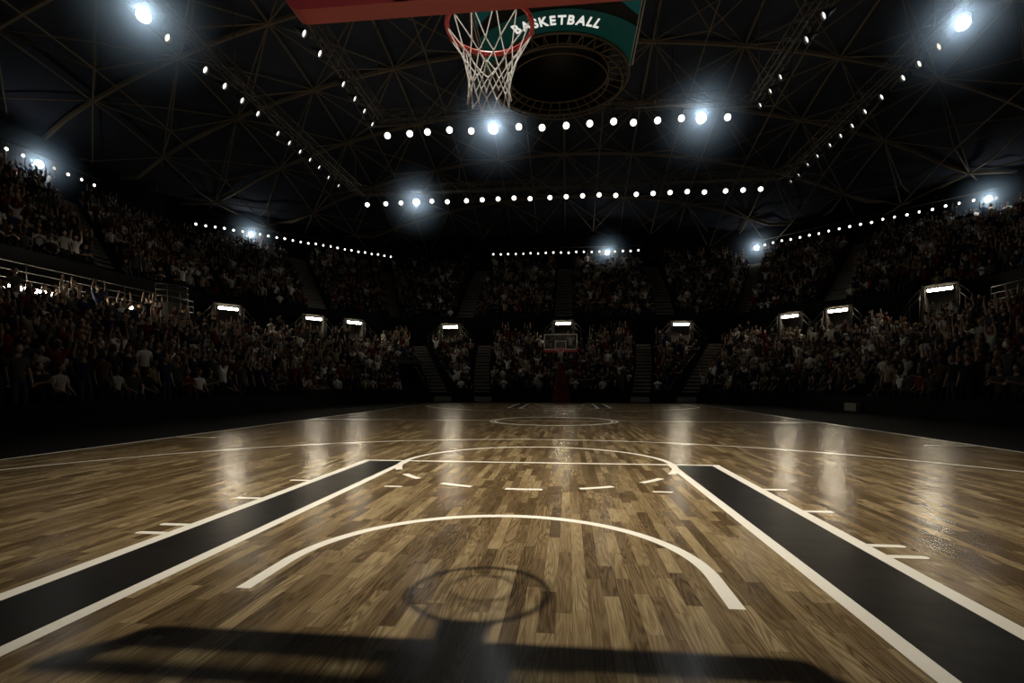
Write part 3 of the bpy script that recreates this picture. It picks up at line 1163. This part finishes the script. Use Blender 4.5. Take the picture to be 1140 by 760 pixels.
# lamp rails along the top of the upper stands
ZR = 15.25


def rail(a, b, label):
    a, b = Vector((*a, ZR)), Vector((*b, ZR))
    r_ = empty('lamp_rail', (a + b) / 2, label, 'rail', 'lamp rails above the upper stands')
    d = (b - a).normalized()
    nrm = Vector((-d.y, d.x, 0))
    m = MB()
    o = r_.location
    m.tube([a - o, b - o], 0.05, 8)
    m.build('rail_tube', M_TRUSS, r_)
    L = (b - a).length
    for k in range(int(L / 3) + 1):
        p = a + d * (L * k / max(1, int(L / 3)))
        m = MB()
        m.tube([p - o, p - o + nrm * 0.75 + Vector((0, 0, 0.25))], 0.025, 6)
        m.build('bracket', M_TRUSS, r_)


def ins(a, b, s, d):
    """a point on the line a-b, moved d inwards"""
    p = Vector((*lerp(a, b, s),))
    t = Vector((b[0] - a[0], b[1] - a[1])).normalized()
    q = p - Vector((-t.y, t.x)) * d
    return (q.x, q.y)


def lamp_row(P, Q, s0, s1, n, big_i, nm, rlabel):
    a, b = ins(P, Q, s0, 0.6), ins(P, Q, s1, 0.6)
    rail(a, b, rlabel)
    rng = random.Random(nm)
    for i in range(n):
        x, y = lerp(a, b, (i + 0.5) / n)
        if i in big_i:
            big((x, y, ZR - 0.62), aim_rz(x, y, 0.4, -1.3), 'glaring floodlight in the lamp row above the %s%s' % (nm, ', right end' if i == 21 else ''))
            continue
        put_lamp(P_TOP, (x, y, ZR - 0.5 + rng.uniform(-0.04, 0.04)), aim_rz(x, y, rng.uniform(-16, 16), rng.uniform(0, 24)),
                 'small spotlight, %s from left in the row above the %s' % (nth(i + 1), nm), 'lamp', 'spotlights above the ' + nm)


lamp_row(mir(TB), mir(TD), 0.06, 1.0, 26, (6,), 'upper left corner stand', 'lamp rail sloping away above the left corner of the upper stand')
lamp_row(mir(TD), TD, 0.29, 0.71, 20, (15,), 'upper far stand', 'short level lamp rail above the middle of the far upper stand')
lamp_row(TD, TB, 0.02, 0.925, 22, (0, 21), 'upper right corner stand', 'lamp rail rising toward the right above the right corner stand')
lamp_row(mir(TA), mir(TB), 0.68, 0.84, 8, (3,), 'upper left stand', 'lamp rail above the upper left stand at the picture edge')

# scatter volumes added to imitate glare round the glaring lamps, and the light they throw
hz = bpy.data.materials.new('glare_glow')
hz.use_nodes = True
nt = hz.node_tree
nt.nodes.clear()
out = nt.nodes.new('ShaderNodeOutputMaterial')
vsn = nt.nodes.new('ShaderNodeVolumeScatter')
vsn.inputs['Color'].default_value = (0.50, 0.72, 1.0, 1)
tc = nt.nodes.new('ShaderNodeTexCoord')
ln = nt.nodes.new('ShaderNodeVectorMath')
ln.operation = 'LENGTH'
nt.links.new(tc.outputs['Object'], ln.inputs[0])
nb_ = NB(nt)
fall = nb_.math('MAXIMUM', nb_.math('SUBTRACT', 1.0, nb_.math('DIVIDE', ln.outputs['Value'], 2.9)), 0.0)
den = nb_.math('MULTIPLY', nb_.math('POWER', fall, 2.6), 0.95)
nt.links.new(den, vsn.inputs['Density'])
nt.links.new(vsn.outputs[0], out.inputs['Volume'])
for i, p in enumerate(GLOW):
    d = bpy.data.lights.new('glare_lamp', 'POINT')
    d.energy = 90
    d.shadow_soft_size = 0.12
    d.color = (0.72, 0.86, 1.0)
    o = bpy.data.objects.new('glare_lamp', d)
    COL.objects.link(o)
    o.location = p
hm = MB()
hm.lathe([(2.9 * math.sin(PI * k / 12), -2.9 * math.cos(PI * k / 12)) for k in range(13)], 20)
hme = hm.mesh('glare_glow', hz)
for i, p in enumerate(GLOW):
    o = bpy.data.objects.new('glare_glow', hme)
    COL.objects.link(o)
    o.location = p
    tag(o, 'bluish glow volume added around a glaring floodlight', 'haze', 'glow volumes around the glaring floodlights', 'stuff')

# ================================================================== ENTRANCES, TUBE LIGHTS, RAILINGS
def frame_at(P, Q, s, d):
    """a point on the bowl line P-Q and its rotation: local +Y looks at the court"""
    p = lerp(P, Q, s)
    t = Vector((Q[0] - P[0], Q[1] - P[1], 0)).normalized()
    inward = Vector((t.y, -t.x, 0))
    q = Vector((p[0], p[1], 0)) + inward * d
    return q, math.atan2(inward.y, inward.x) - PI / 2


tube_group = 'tube lights over the stand entrances'


def make_tube(length, hi=0.2):
    m = MB()
    n = 10
    for sx in (-1, 1):
        pass
    pts = [(-length / 2, 0.0, 0), (length / 2, 0.0, 0)]
    root = bpy.data.objects.new('tube_light', None)
    COL.objects.link(root)
    root.empty_display_size = 0.1
    m.box((-length / 2 - 0.04, -0.10, -hi / 2 - 0.03), (length / 2 + 0.04, -0.02, hi / 2 + 0.03))
    m.build('back_plate', M_CAN, root)
    m = MB()
    m.prism([(-length / 2, -0.02, -hi / 2), (length / 2, -0.02, -hi / 2), (length / 2, 0.05, -hi / 2 + 0.03), (-length / 2, 0.05, -hi / 2 + 0.03)],
            [(-length / 2, -0.02, hi / 2), (length / 2, -0.02, hi / 2), (length / 2, 0.05, hi / 2 - 0.03), (-length / 2, 0.05, hi / 2 - 0.03)])
    m.build('diffuser', M_TUBE, root)
    return root


def handrail(loc, rz, pts, label, group, posts=True, rails=(0, -0.4)):
    h = empty('handrail', loc, label, 'handrail', group, rz)
    m = MB()
    for dz in rails:
        m.tube([(x, y, z + dz) for x, y, z in pts], 0.022, 6)
    m.build('rail', M_RAIL, h)
    for (x, y, z) in pts:
        m = MB()
        m.tube([(x, y, 0), (x, y, z)], 0.02, 6)
        m.build('post', M_RAIL, h)
    return h


ENTR_XY = []
T_LONG = make_tube(1.12, 0.15)
T_SHORT = make_tube(0.34, 0.15)
note_kids(None)
ENTR = [  # P, Q, s, lamp height, words
    (mir(MD), MD, 0.5, 5.98, 'behind the far hoop, on the centre line'),
    (mir(MD), MD, 0.148, 5.80, 'left of the far hoop'),
    (mir(MD), MD, 0.852, 5.80, 'right of the far hoop'),
    (mir(MBc), mir(MD), 0.665, 5.80, 'right of the left corner aisle'),
    (mir(MBc), mir(MD), 0.43, 5.80, 'left of the left corner aisle'),
    (MD, MBc, 0.335, 5.85, 'left of the right corner aisle'),
    (MD, MBc, 0.57, 5.85, 'right of the right corner aisle'),
    (mir(MBc), mir(MD), 0.015, 5.9, 'at the far end of the left stand'),
    (MD, MBc, 0.965, 6.35, 'at the far end of the right stand'),
]
for i, (P, Q, s, zz, wd) in enumerate(ENTR):
    p, rz = frame_at(P, Q, s, -0.05)
    e = empty('entrance_portal', (p.x, p.y, Z1), 'grey walled stand entrance ' + wd, 'entrance', 'grey entrances between the stands', rz)
    hgt = zz - Z1 + 0.20
    ENTR_XY.append((p.x, p.y))
    for sx in (-1, 1):
        m = MB()
        m.box((sx * 0.78 - 0.08, -1.18, 0), (sx * 0.78 + 0.08, 0.0, hgt))
        m.build('side_wall', M_PORTAL, e)
    m = MB()
    m.box((-0.86, -1.18, hgt), (0.86, 0.0, hgt + 0.10))
    m.build('lintel', M_PORTAL, e)
    m = MB()
    m.box((-0.7, -0.75, 0), (0.7, -0.65, hgt))
    m.build('back_wall', M_PORTAL, e)
    t = T_LONG if i == 0 else copy_tree(T_LONG)
    t.location = p + Vector((0, 0, zz))
    q = Vector((math.cos(rz + PI / 2), math.sin(rz + PI / 2), 0))
    t.location = p - q * 0.0 + Vector((0, 0, zz))
    t.rotation_euler = (0, 0, rz)
    tag(t, 'bright tube light in the stand entrance ' + wd, 'lamp', tube_group)
    for sx in (-1, 1):
        handrail((p.x, p.y, Z1), rz, [(sx * 0.92, 0.02, hgt - 0.1), (sx * 1.4, 0.02, hgt - 0.6), (sx * 1.9, 0.02, 0.95)],
                 'sloping handrail %s of the entrance %s' % ('left' if sx > 0 else 'right', wd), 'sloping handrails beside the entrances')

# fascia and railing along the two long sides
ZF = 4.95
for s, nm in ((-1, 'left'), (1, 'right')):
    m = MB()
    m.box((s * 21.02 if s > 0 else -21.14, -7, Z1 - 0.2), (21.14 if s > 0 else -21.02, 27.2, ZF))
    tag(m.build('wall_fascia_' + nm, M_WALL), 'dark low wall along the top of the lower %s stand' % nm, 'wall', kind='structure')
    pts = [(0, y, 0.92) for y in [2 + 1.55 * k for k in range(17)]]
    handrail((s * 21.08, 0, ZF), 0, pts, 'long steel railing above the lower %s stand' % nm, 'long railings above the side stands', rails=(0, -0.32, -0.64))
for i, y in enumerate([16.4, 17.7, 18.25, 18.95, 19.35, 19.95, 20.6, 22.4]):
    t = T_SHORT if i == 0 else copy_tree(T_SHORT)
    t.location = (-20.92, y, ZF - 0.1)
    t.rotation_euler = (0, 0, -PI / 2)
    tag(t, 'short bright light under the long left railing, %s from picture edge' % nth(i + 1), 'lamp', 'short lights under the left railing')
t = copy_tree(T_LONG)
t.location = (-20.92, 17.05, ZF - 0.1)
t.rotation_euler = (0, 0, -PI / 2)
tag(t, 'longest bright light under the long left railing', 'lamp', tube_group)
# railed balcony on the left
b_ = empty('balcony', (-20.3, 24.1, 4.3), 'small pale-fronted railed balcony jutting from the left stand', 'balcony')
m = MB()
arcp = [(0.75 * math.cos(R(a)), 1.0 * math.sin(R(a))) for a in range(-90, 91, 20)]
m.prism([(-0.7, -1.0, 0)] + [(x, y, 0) for x, y in arcp] + [(-0.7, 1.0, 0)], [(-0.7, -1.0, 0.95)] + [(x, y, 0.95) for x, y in arcp] + [(-0.7, 1.0, 0.95)])
m.build('front_panel', M_PORTAL, b_)
m = MB()
for z in (1.3, 1.6, 1.9):
    m.tube([(x * 0.95, y * 0.95, z) for x, y in arcp], 0.022, 6)
m.build('rail', M_RAIL, b_)
for x, y in arcp[::2]:
    m = MB()
    m.tube([(x * 0.95, y * 0.95, 0.9), (x * 0.95, y * 0.95, 1.9)], 0.02, 6)
    m.build('post', M_RAIL, b_)

# entrance tunnel in the far left corner
F0, F1 = lerp(mir(FB), mir(FD), TUNNEL[1]), mir(FD)
n_cut = int(NLOW * TUNNEL[3])
tt = n_cut / NLOW
G0 = lerp(lerp(mir(FB), mir(MBc), tt), lerp(mir(FD), mir(MD), tt), TUNNEL[1])
G1 = lerp(mir(FD), mir(MD), tt)
tn = empty('entrance_tunnel', (F1[0], F1[1], 0), 'grey walled players tunnel opening in the far left corner', 'tunnel')
o = Vector((F1[0], F1[1], 0))


def rel(p, z):
    return (p[0] - o.x, p[1] - o.y, z)


m = MB()
e0, e1 = lerp(G0, F0, 0.12), lerp(G1, F1, 0.12)
m.prism([rel(G0, 0), rel(G1, 0), rel(e1, 0), rel(e0, 0)], [rel(G0, 2.7), rel(G1, 2.7), rel(e1, 2.7), rel(e0, 2.7)])
m.build('back_wall', M_PORTAL, tn)
m = MB()
a0, a1 = lerp(G0, F0, 0.45), lerp(G1, F1, 0.45)
m.prism([rel(G0, 2.55), rel(G1, 2.55), rel(a1, 2.55), rel(a0, 2.55)], [rel(G0, 2.85), rel(G1, 2.85), rel(a1, 2.85), rel(a0, 2.85)])
m.build('lintel', M_PORTAL, tn)
m = MB()
c0, c1 = lerp(F1, F0, 0.02), lerp(G1, G0, 0.02)
c2, c3 = lerp(F1, F0, 0.07), lerp(G1, G0, 0.07)
m.prism([rel(c0, 0), rel(c1, 0), rel(c3, 0), rel(c2, 0)], [rel(c0, 0.7), rel(c1, 2.7), rel(c3, 2.7), rel(c2, 0.7)])
m.build('side_wall', M_PORTAL, tn)
m = MB()
for dz in (0.5, 0.9):
    m.tube([rel(lerp(c0, c2, 0.5), 0.7 + dz), rel(lerp(c1, c3, 0.5), 2.7 + dz)], 0.025, 6)
m.build('rail', M_RAIL, tn)
for f in (0.02, 0.35, 0.68, 0.98):
    m = MB()
    p = lerp(lerp(c0, c2, 0.5), lerp(c1, c3, 0.5), f)
    m.tube([rel(p, 0.6 + 2.0 * f), rel(p, 1.6 + 2.0 * f)], 0.02, 6)
    m.build('post', M_RAIL, tn)

# ================================================================== SPECTATORS
import numpy as np
M_SKIN = [noisy('skin_light', (0.42, 0.27, 0.19), (0.48, 0.31, 0.22), 10, 0.6), noisy('skin_tan', (0.30, 0.18, 0.11), (0.34, 0.21, 0.13), 10, 0.6),
          noisy('skin_dark', (0.10, 0.055, 0.035), (0.13, 0.07, 0.045), 10, 0.55)]
M_HAIR = [mat('hair_dark', (0.015, 0.011, 0.009), 0.5), mat('hair_brown', (0.05, 0.028, 0.014), 0.5), mat('hair_fair', (0.25, 0.17, 0.08), 0.5)]
SHIRTS = [('white', (0.80, 0.78, 0.74), 12), ('pale grey', (0.40, 0.39, 0.37), 7), ('beige', (0.36, 0.29, 0.20), 6), ('dark grey', (0.06, 0.06, 0.06), 20),
          ('black', (0.012, 0.012, 0.012), 30), ('navy', (0.015, 0.02, 0.06), 12), ('dark red', (0.14, 0.012, 0.014), 8), ('brown', (0.07, 0.035, 0.018), 8)]
M_SHIRT = [noisy('shirt_' + n.replace(' ', '_'), c, tuple(v * 1.15 for v in c), 14, 0.85, spec=0.2) for n, c, w_ in SHIRTS]
M_TROU = [noisy('trousers_dark', (0.012, 0.013, 0.018), (0.018, 0.02, 0.028), 12, 0.85, spec=0.2), noisy('trousers_denim', (0.03, 0.045, 0.08), (0.04, 0.055, 0.095), 12, 0.85, spec=0.2)]
M_SHOE = [mat('shoe_dark', (0.02, 0.02, 0.02), 0.6), mat('shoe_white', (0.7, 0.69, 0.66), 0.6)]
M_EYE = mat('eye', (0.02, 0.015, 0.012), 0.3)
M_MOUTH = mat('mouth', (0.18, 0.05, 0.045), 0.5)
DG = None


def skin_mesh(name, chains, sub=1):
    """chains: list of [(co, radius), ...]; points that coincide are one joint; the first point is the root"""
    vs, rs, es, idx = [], [], [], {}
    for ch in chains:
        last = None
        for co, r in ch:
            key = tuple(round(c, 4) for c in co)
            if key not in idx:
                idx[key] = len(vs)
                vs.append(co)
                rs.append(r)
            if last is not None and last != idx[key]:
                es.append((last, idx[key]))
            last = idx[key]
    me = bpy.data.meshes.new(name)
    me.from_pydata(vs, es, [])
    ob = bpy.data.objects.new(name, me)
    COL.objects.link(ob)
    md = ob.modifiers.new('skin', 'SKIN')
    md.use_smooth_shade = True
    if not me.skin_vertices:
        bm = bmesh.new()
        bm.from_mesh(me)
        bm.verts.layers.skin.verify()
        bm.to_mesh(me)
        bm.free()
    for i, sv in enumerate(me.skin_vertices[0].data):
        r = rs[i]
        sv.radius = r if isinstance(r, tuple) else (r, r)
        sv.use_root = (i == 0)
    if sub:
        ss = ob.modifiers.new('sub', 'SUBSURF')
        ss.levels = sub
        ss.render_levels = sub
    dg = bpy.context.evaluated_depsgraph_get()
    res = bpy.data.meshes.new_from_object(ob.evaluated_get(dg))
    bpy.data.objects.remove(ob)
    bpy.data.meshes.remove(me)
    vs = [tuple(v.co) for v in res.vertices]
    fs = [tuple(p.vertices) for p in res.polygons]
    bpy.data.meshes.remove(res)
    return vs, fs


def ellipsoid(mb, c, r, n=12, m_=8, mi=0, z0=-1.0, z1=1.0, mod=None):
    vs, fs = [], []
    for j in range(m_ + 1):
        t = z0 + (z1 - z0) * j / m_
        ph = math.asin(max(-1, min(1, t)))
        for k in range(n):
            a = 2 * PI * k / n
            p = Vector((math.cos(a) * math.cos(ph) * r[0], math.sin(a) * math.cos(ph) * r[1], t * r[2]))
            if mod:
                p = mod(p)
            vs.append(p + Vector(c))
    for j in range(m_):
        for k in range(n):
            l = (k + 1) % n
            fs.append((j * n + k, j * n + l, (j + 1) * n + l, (j + 1) * n + k))
    mb.raw(vs, fs, mi, True)


POSES = {}
# every pose: pelvis, lean of the trunk, (upper arm, fore arm) ends for right and left
POSE_DEF = {
    'sitting': dict(seat=True, el=(0.25, 0.02, -0.26), wr=(0.13, 0.24, -0.38), word='sitting'),
    'clapping': dict(seat=True, el=(0.25, 0.12, -0.20), wr=(0.05, 0.32, -0.12), word='clapping'),
    'arms_up': dict(seat=False, el=(0.27, 0.05, 0.22), wr=(0.22, 0.10, 0.48), word='cheering'),
    'one_arm': dict(seat=False, el=(0.27, 0.05, 0.22), wr=(0.24, 0.12, 0.48), word='waving', left=((0.25, -0.02, -0.28), (0.24, 0.10, -0.52))),
    'standing': dict(seat=False, el=(0.25, -0.02, -0.28), wr=(0.25, 0.06, -0.53), word='standing'),
}


def make_pose(key):
    d = POSE_DEF[key]
    seat = d['seat']
    pel = Vector((0, -0.10, 0.53)) if seat else Vector((0, 0.06, 0.93))
    lean = 0.03 if seat else 0.0
    sp = pel + Vector((0, -0.02, 0.20))
    ch = pel + Vector((0, lean, 0.38))
    nb0 = pel + Vector((0, lean + 0.005, 0.50))
    nk = pel + Vector((0, lean + 0.02, 0.585))
    hd = pel + Vector((0, lean + 0.045, 0.695))
    sh = {}
    el, wr, hn = {}, {}, {}
    hip, kn, an = {}, {}, {}
    for s in (1, -1):
        sh[s] = pel + Vector((s * 0.172, lean, 0.435))
        e_, w__ = d['el'], d['wr']
        if s < 0 and 'left' in d:
            e_, w__ = d['left']
        el[s] = sh[s] + Vector((s * (e_[0] - 0.175), e_[1], e_[2]))
        wr[s] = sh[s] + Vector((s * (w__[0] - 0.175), w__[1], w__[2]))
        hn[s] = wr[s] + (wr[s] - el[s]).normalized() * 0.05
        hip[s] = pel + Vector((s * 0.09, 0.02, -0.03))
        if seat:
            kn[s] = Vector((s * 0.12, 0.22, 0.53))
            an[s] = Vector((s * 0.12, 0.09, 0.09))
        else:
            kn[s] = pel + Vector((s * 0.10, 0.03, -0.45))
            an[s] = pel + Vector((s * 0.11, -0.02, -0.84))
    # body: one continuous skin
    chains = [[(tuple(pel), (0.095, 0.07)), (tuple(sp), (0.085, 0.065)), (tuple(ch), (0.10, 0.07)), (tuple(nb0), (0.052, 0.048)), (tuple(nk), (0.05, 0.05))]]
    for s in (1, -1):
        chains.append([(tuple(ch), (0.10, 0.07)), (tuple(sh[s]), 0.044), (tuple(el[s]), 0.040), (tuple(wr[s]), 0.027), (tuple(hn[s]), (0.036, 0.02))])
        chains.append([(tuple(pel), (0.095, 0.07)), (tuple(hip[s]), 0.065), (tuple(kn[s]), 0.046), (tuple(an[s]), 0.038), (tuple(an[s] + Vector((0, 0.13, -0.045))), 0.03)])
    vs, fs = skin_mesh('person', chains)
    mb = MB()
    mb.raw(vs, fs, 0, True)

    def face(p):
        q = p.copy()
        if q.z < -0.02:                       # jaw narrows
            q.x *= 1 + q.z * 2.6
            q.y *= 1 + q.z * 1.0
        return q
    ellipsoid(mb, hd, (0.076, 0.096, 0.118), 14, 10, 0, mod=face)
    # nose, ears, eyes, mouth
    f = hd + Vector((0, 0.088, 0))
    mb.raw([f + Vector(v) for v in ((-0.014, 0.0, -0.03), (0.014, 0.0, -0.03), (0, 0.026, -0.026), (-0.006, 0.004, 0.02), (0.006, 0.004, 0.02))],
           [(0, 2, 3), (1, 4, 2), (3, 2, 4), (0, 1, 2)], 0, True)
    for s in (1, -1):
        ellipsoid(mb, hd + Vector((s * 0.077, -0.005, -0.01)), (0.011, 0.02, 0.032), 8, 5, 0)
        ellipsoid(mb, hd + Vector((s * 0.031, 0.087, 0.010)), (0.011, 0.006, 0.007), 8, 5, 1)
    ellipsoid(mb, hd + Vector((0, 0.078, -0.058)), (0.022, 0.008, 0.007), 8, 5, 2)
    # hands: four unequal bent fingers and a thumb from the side of the palm
    for s in (1, -1):
        ax = (wr[s] - el[s]).normalized()
        sd = ax.cross(Vector((0, 1, 0)))
        sd = sd.normalized() if sd.length > 0.1 else Vector((1, 0, 0))
        nm_ = ax.cross(sd)
        for q, ln_ in enumerate((0.066, 0.076, 0.071, 0.055)):
            b0 = hn[s] + ax * 0.022 + sd * (0.0165 * (q - 1.5))
            mb.tube([b0, b0 + ax * ln_ * 0.55 + nm_ * 0.004, b0 + ax * ln_ * 0.95 + nm_ * 0.018], [0.0085, 0.0078, 0.006], 6)
        b0 = wr[s] + ax * 0.03 + sd * (-0.028)
        mb.tube([b0, b0 + ax * 0.03 - sd * 0.024, b0 + ax * 0.058 - sd * 0.03], [0.010, 0.009, 0.007], 6)
    body = mb.mesh('person', [M_SKIN[0], M_EYE, M_MOUTH])
    # shirt
    k = 1.14
    chains = [[(tuple(pel + Vector((0, 0, -0.07 if seat else -0.13))), (0.150 * k, 0.120 * k)), (tuple(pel + Vector((0, 0, 0.03))), (0.148 * k, 0.116 * k)), (tuple(sp), (0.118 * k, 0.098 * k)), (tuple(ch), (0.138 * k, 0.108 * k)), (tuple(nb0), (0.08 * k, 0.07 * k))]]
    for s in (1, -1):
        mid = sh[s].lerp(el[s], 0.7)
        chains.append([(tuple(ch), (0.138 * k, 0.108 * k)), (tuple(sh[s]), 0.072), (tuple(mid), 0.062)])
    vs, fs = skin_mesh('shirt', chains)
    mb = MB()
    mb.raw(vs, fs, 0, True)
    shirt = mb.mesh('shirt', M_SHIRT[0])
    chains = [[(tuple(pel), (0.148, 0.115)), (tuple(pel + Vector((0, 0, 0.09))), (0.135, 0.105))]]
    for s in (1, -1):
        chains.append([(tuple(pel), (0.148, 0.115)), (tuple(hip[s]), 0.098), (tuple(kn[s]), 0.070), (tuple(an[s] + Vector((0, 0, 0.03))), 0.056)])
    vs, fs = skin_mesh('trousers', chains)
    mb = MB()
    mb.raw(vs, fs, 0, True)
    trou = mb.mesh('trousers', M_TROU[0])
    mb = MB()
    ellipsoid(mb, hd + Vector((0, -0.012, 0.012)), (0.084, 0.098, 0.120), 14, 7, 0, z0=0.10, z1=1.0)
    ellipsoid(mb, hd + Vector((0, -0.030, -0.005)), (0.081, 0.082, 0.112), 14, 7, 0, z0=-0.55, z1=0.6)
    hair = mb.mesh('hair', M_HAIR[0])
    mb = MB()
    for s in (1, -1):
        a = an[s]
        mb.tube([a + Vector((0, -0.05, -0.045)), a + Vector((0, 0.02, -0.035)), a + Vector((0, 0.10, -0.05)), a + Vector((0, 0.17, -0.062))], [0.042, 0.048, 0.044, 0.026], 8)
    shoe = mb.mesh('shoes', M_SHOE[0])
    # light version for the far crowd
    mb = MB()
    mb.tube([pel - Vector((0, 0, 0.08)), sp, ch, nb0 + Vector((0, 0, 0.03))], [0.15, 0.135, 0.17, 0.06], 6, mi=2)
    ellipsoid(mb, hd, (0.082, 0.098, 0.12), 6, 4, 0)
    ellipsoid(mb, hd + Vector((0, -0.02, 0.015)), (0.09, 0.1, 0.122), 6, 3, 1, z0=0.15)
    for s in (1, -1):
        mb.tube([sh[s] - Vector((s * 0.02, 0, 0)), sh[s].lerp(el[s], 0.75)], [0.075, 0.055], 4, mi=2)
        mb.tube([sh[s].lerp(el[s], 0.7), wr[s], hn[s] + (hn[s] - wr[s])], [0.045, 0.034, 0.028], 4, mi=0)
        mb.tube([hip[s], kn[s], an[s]], [0.10, 0.075, 0.055], 4, mi=3)
    POSES[key] = (body, shirt, trou, hair, shoe, mb)


for key in POSE_DEF:
    make_pose(key)

# who sits where
rng = random.Random(21)
fwd = Vector((-math.sin(YAW) * math.cos(PITCH), math.cos(YAW) * math.cos(PITCH), math.sin(PITCH)))
rgt = Vector((math.cos(YAW), math.sin(YAW), 0))
upv = rgt.cross(fwd)
people = []
for (si, k, q, x, y, z, fa) in SEATS:
    v = Vector((x, y, z + 0.9)) - CAM
    dd = v.dot(fwd)
    if dd < 3:
        continue
    u = 571.8 + FPX * v.dot(rgt) / dd
    vv_ = 455.2 - FPX * v.dot(upv) / dd
    if u < -330 or u > 1470 or vv_ < -60:
        continue
    if rng.random() < 0.05:
        continue
    if si in (0, 4) and k >= NLOW - 2 or si == 0 and k > 11 and abs(y - 24.1) < 2:
        continue
    if any(k >= NLOW - 4 and si < 5 and (x - ex) ** 2 + (y - ey) ** 2 < 2.3 ** 2 for ex, ey in ENTR_XY):
        continue
    shirt = rng.choices(range(len(SHIRTS)), [s_[2] for s_ in SHIRTS])[0]
    pose = rng.choices(list(POSE_DEF), [44, 20, 14, 9, 13])[0]
    people.append(dict(si=si, k=k, q=q, p=(x, y, z), rz=fa + rng.uniform(-0.3, 0.3), d=dd, inside=8 < u < 1132, shirt=shirt, pose=pose,
                       skin=rng.choices((0, 1, 2), (5, 3, 3))[0], hair=rng.choices((0, 1, 2), (6, 3, 1))[0], trou=rng.choices((0, 1), (2, 1))[0],
                       shoe=rng.choices((0, 1), (2, 1))[0]))
people.sort(key=lambda a: a['d'])
indiv = [a for a in people if a['inside']][:300]
iset = set(id(a) for a in indiv)
rest = [a for a in people if id(a) not in iset]
# number the ones in a row from the picture edge
rows = {}
for a in indiv:
    rows.setdefault((a['si'], a['k']), []).append(a)
PROTO = {}
for (si, k), lst in rows.items():
    lst.sort(key=lambda a: a['p'][1])
    nm = SECT[si][0]
    for i, a in enumerate(lst):
        body, sh_, tr_, ha_, so_, mb = POSES[a['pose']]
        if a['pose'] not in PROTO:
            r_ = bpy.data.objects.new('person', body)
            kids = [bpy.data.objects.new(n_, me_) for n_, me_ in (('shirt', sh_), ('trousers', tr_), ('hair', ha_), ('shoes', so_))]
            for c in kids:
                c.parent = r_
            PROTO[a['pose']] = (r_, kids)
            for ob in [r_] + kids:
                COL.objects.link(ob)
        else:
            r0, k0 = PROTO[a['pose']]
            r_ = r0.copy()
            COL.objects.link(r_)
            kids = []
            for c0 in k0:
                c = c0.copy()
                COL.objects.link(c)
                c.parent = r_
                kids.append(c)
        r_.location = a['p']
        r_.rotation_euler = (0, 0, a['rz'])
        for ob, mm in ((r_, M_SKIN[a['skin']]), (kids[0], M_SHIRT[a['shirt']]), (kids[1], M_TROU[a['trou']]), (kids[2], M_HAIR[a['hair']]), (kids[3], M_SHOE[a['shoe']])):
            ob.material_slots[0].link = 'OBJECT'
            ob.material_slots[0].material = mm
        tag(r_, 'person in %s shirt %s, %s row of %s, %s from picture edge' % (SHIRTS[a['shirt']][0], POSE_DEF[a['pose']]['word'], nth(k + 1), nm.replace('lower ', '').replace('upper', 'higher'), nth(i + 1)),
            'person', 'spectators in the ' + nm)

# the rest of the crowd, thousands in the dark, as one object
tmpl = {}
for key in POSE_DEF:
    mb = POSES[key][5]
    V = np.array(mb.v, np.float32)
    lens = np.array([len(f) for f in mb.f], np.int32)
    loops = np.array([i for f in mb.f for i in f], np.int32)
    tmpl[key] = (V, lens, loops, np.array(mb.mi, np.int32))
VV, LN, LP, MI = [], [], [], []
base = 0
for a in rest:
    V, lens, loops, mi = tmpl[a['pose']]
    c, s_ = math.cos(a['rz']), math.sin(a['rz'])
    Rm = np.array([[c, s_, 0], [-s_, c, 0], [0, 0, 1]], np.float32)
    sc = np.float32(rng.uniform(0.93, 1.05))
    VV.append((V * sc) @ Rm + np.array(a['p'], np.float32))
    LN.append(lens)
    LP.append(loops + base)
    base += len(V)
    lut = np.array([a['skin'], 3 + a['hair'], 6 + a['shirt'], 14 + a['trou']], np.int32)
    MI.append(lut[mi])
VV, LN, LP, MI = np.concatenate(VV), np.concatenate(LN), np.concatenate(LP), np.concatenate(MI)
me = bpy.data.meshes.new('crowd')
me.vertices.add(len(VV))
me.vertices.foreach_set('co', VV.ravel())
me.loops.add(len(LP))
me.loops.foreach_set('vertex_index', LP)
me.polygons.add(len(LN))
me.polygons.foreach_set('loop_start', np.concatenate([[0], np.cumsum(LN)[:-1]]).astype(np.int32))
me.polygons.foreach_set('loop_total', LN)
for m_ in M_SKIN + M_HAIR + M_SHIRT + M_TROU:
    me.materials.append(m_)
me.polygons.foreach_set('material_index', MI)
me.update(calc_edges=True)
o = bpy.data.objects.new('crowd', me)
COL.objects.link(o)
tag(o, 'dense dark crowd filling the distant rows of all the stands', 'crowd', 'seated crowd', 'stuff')
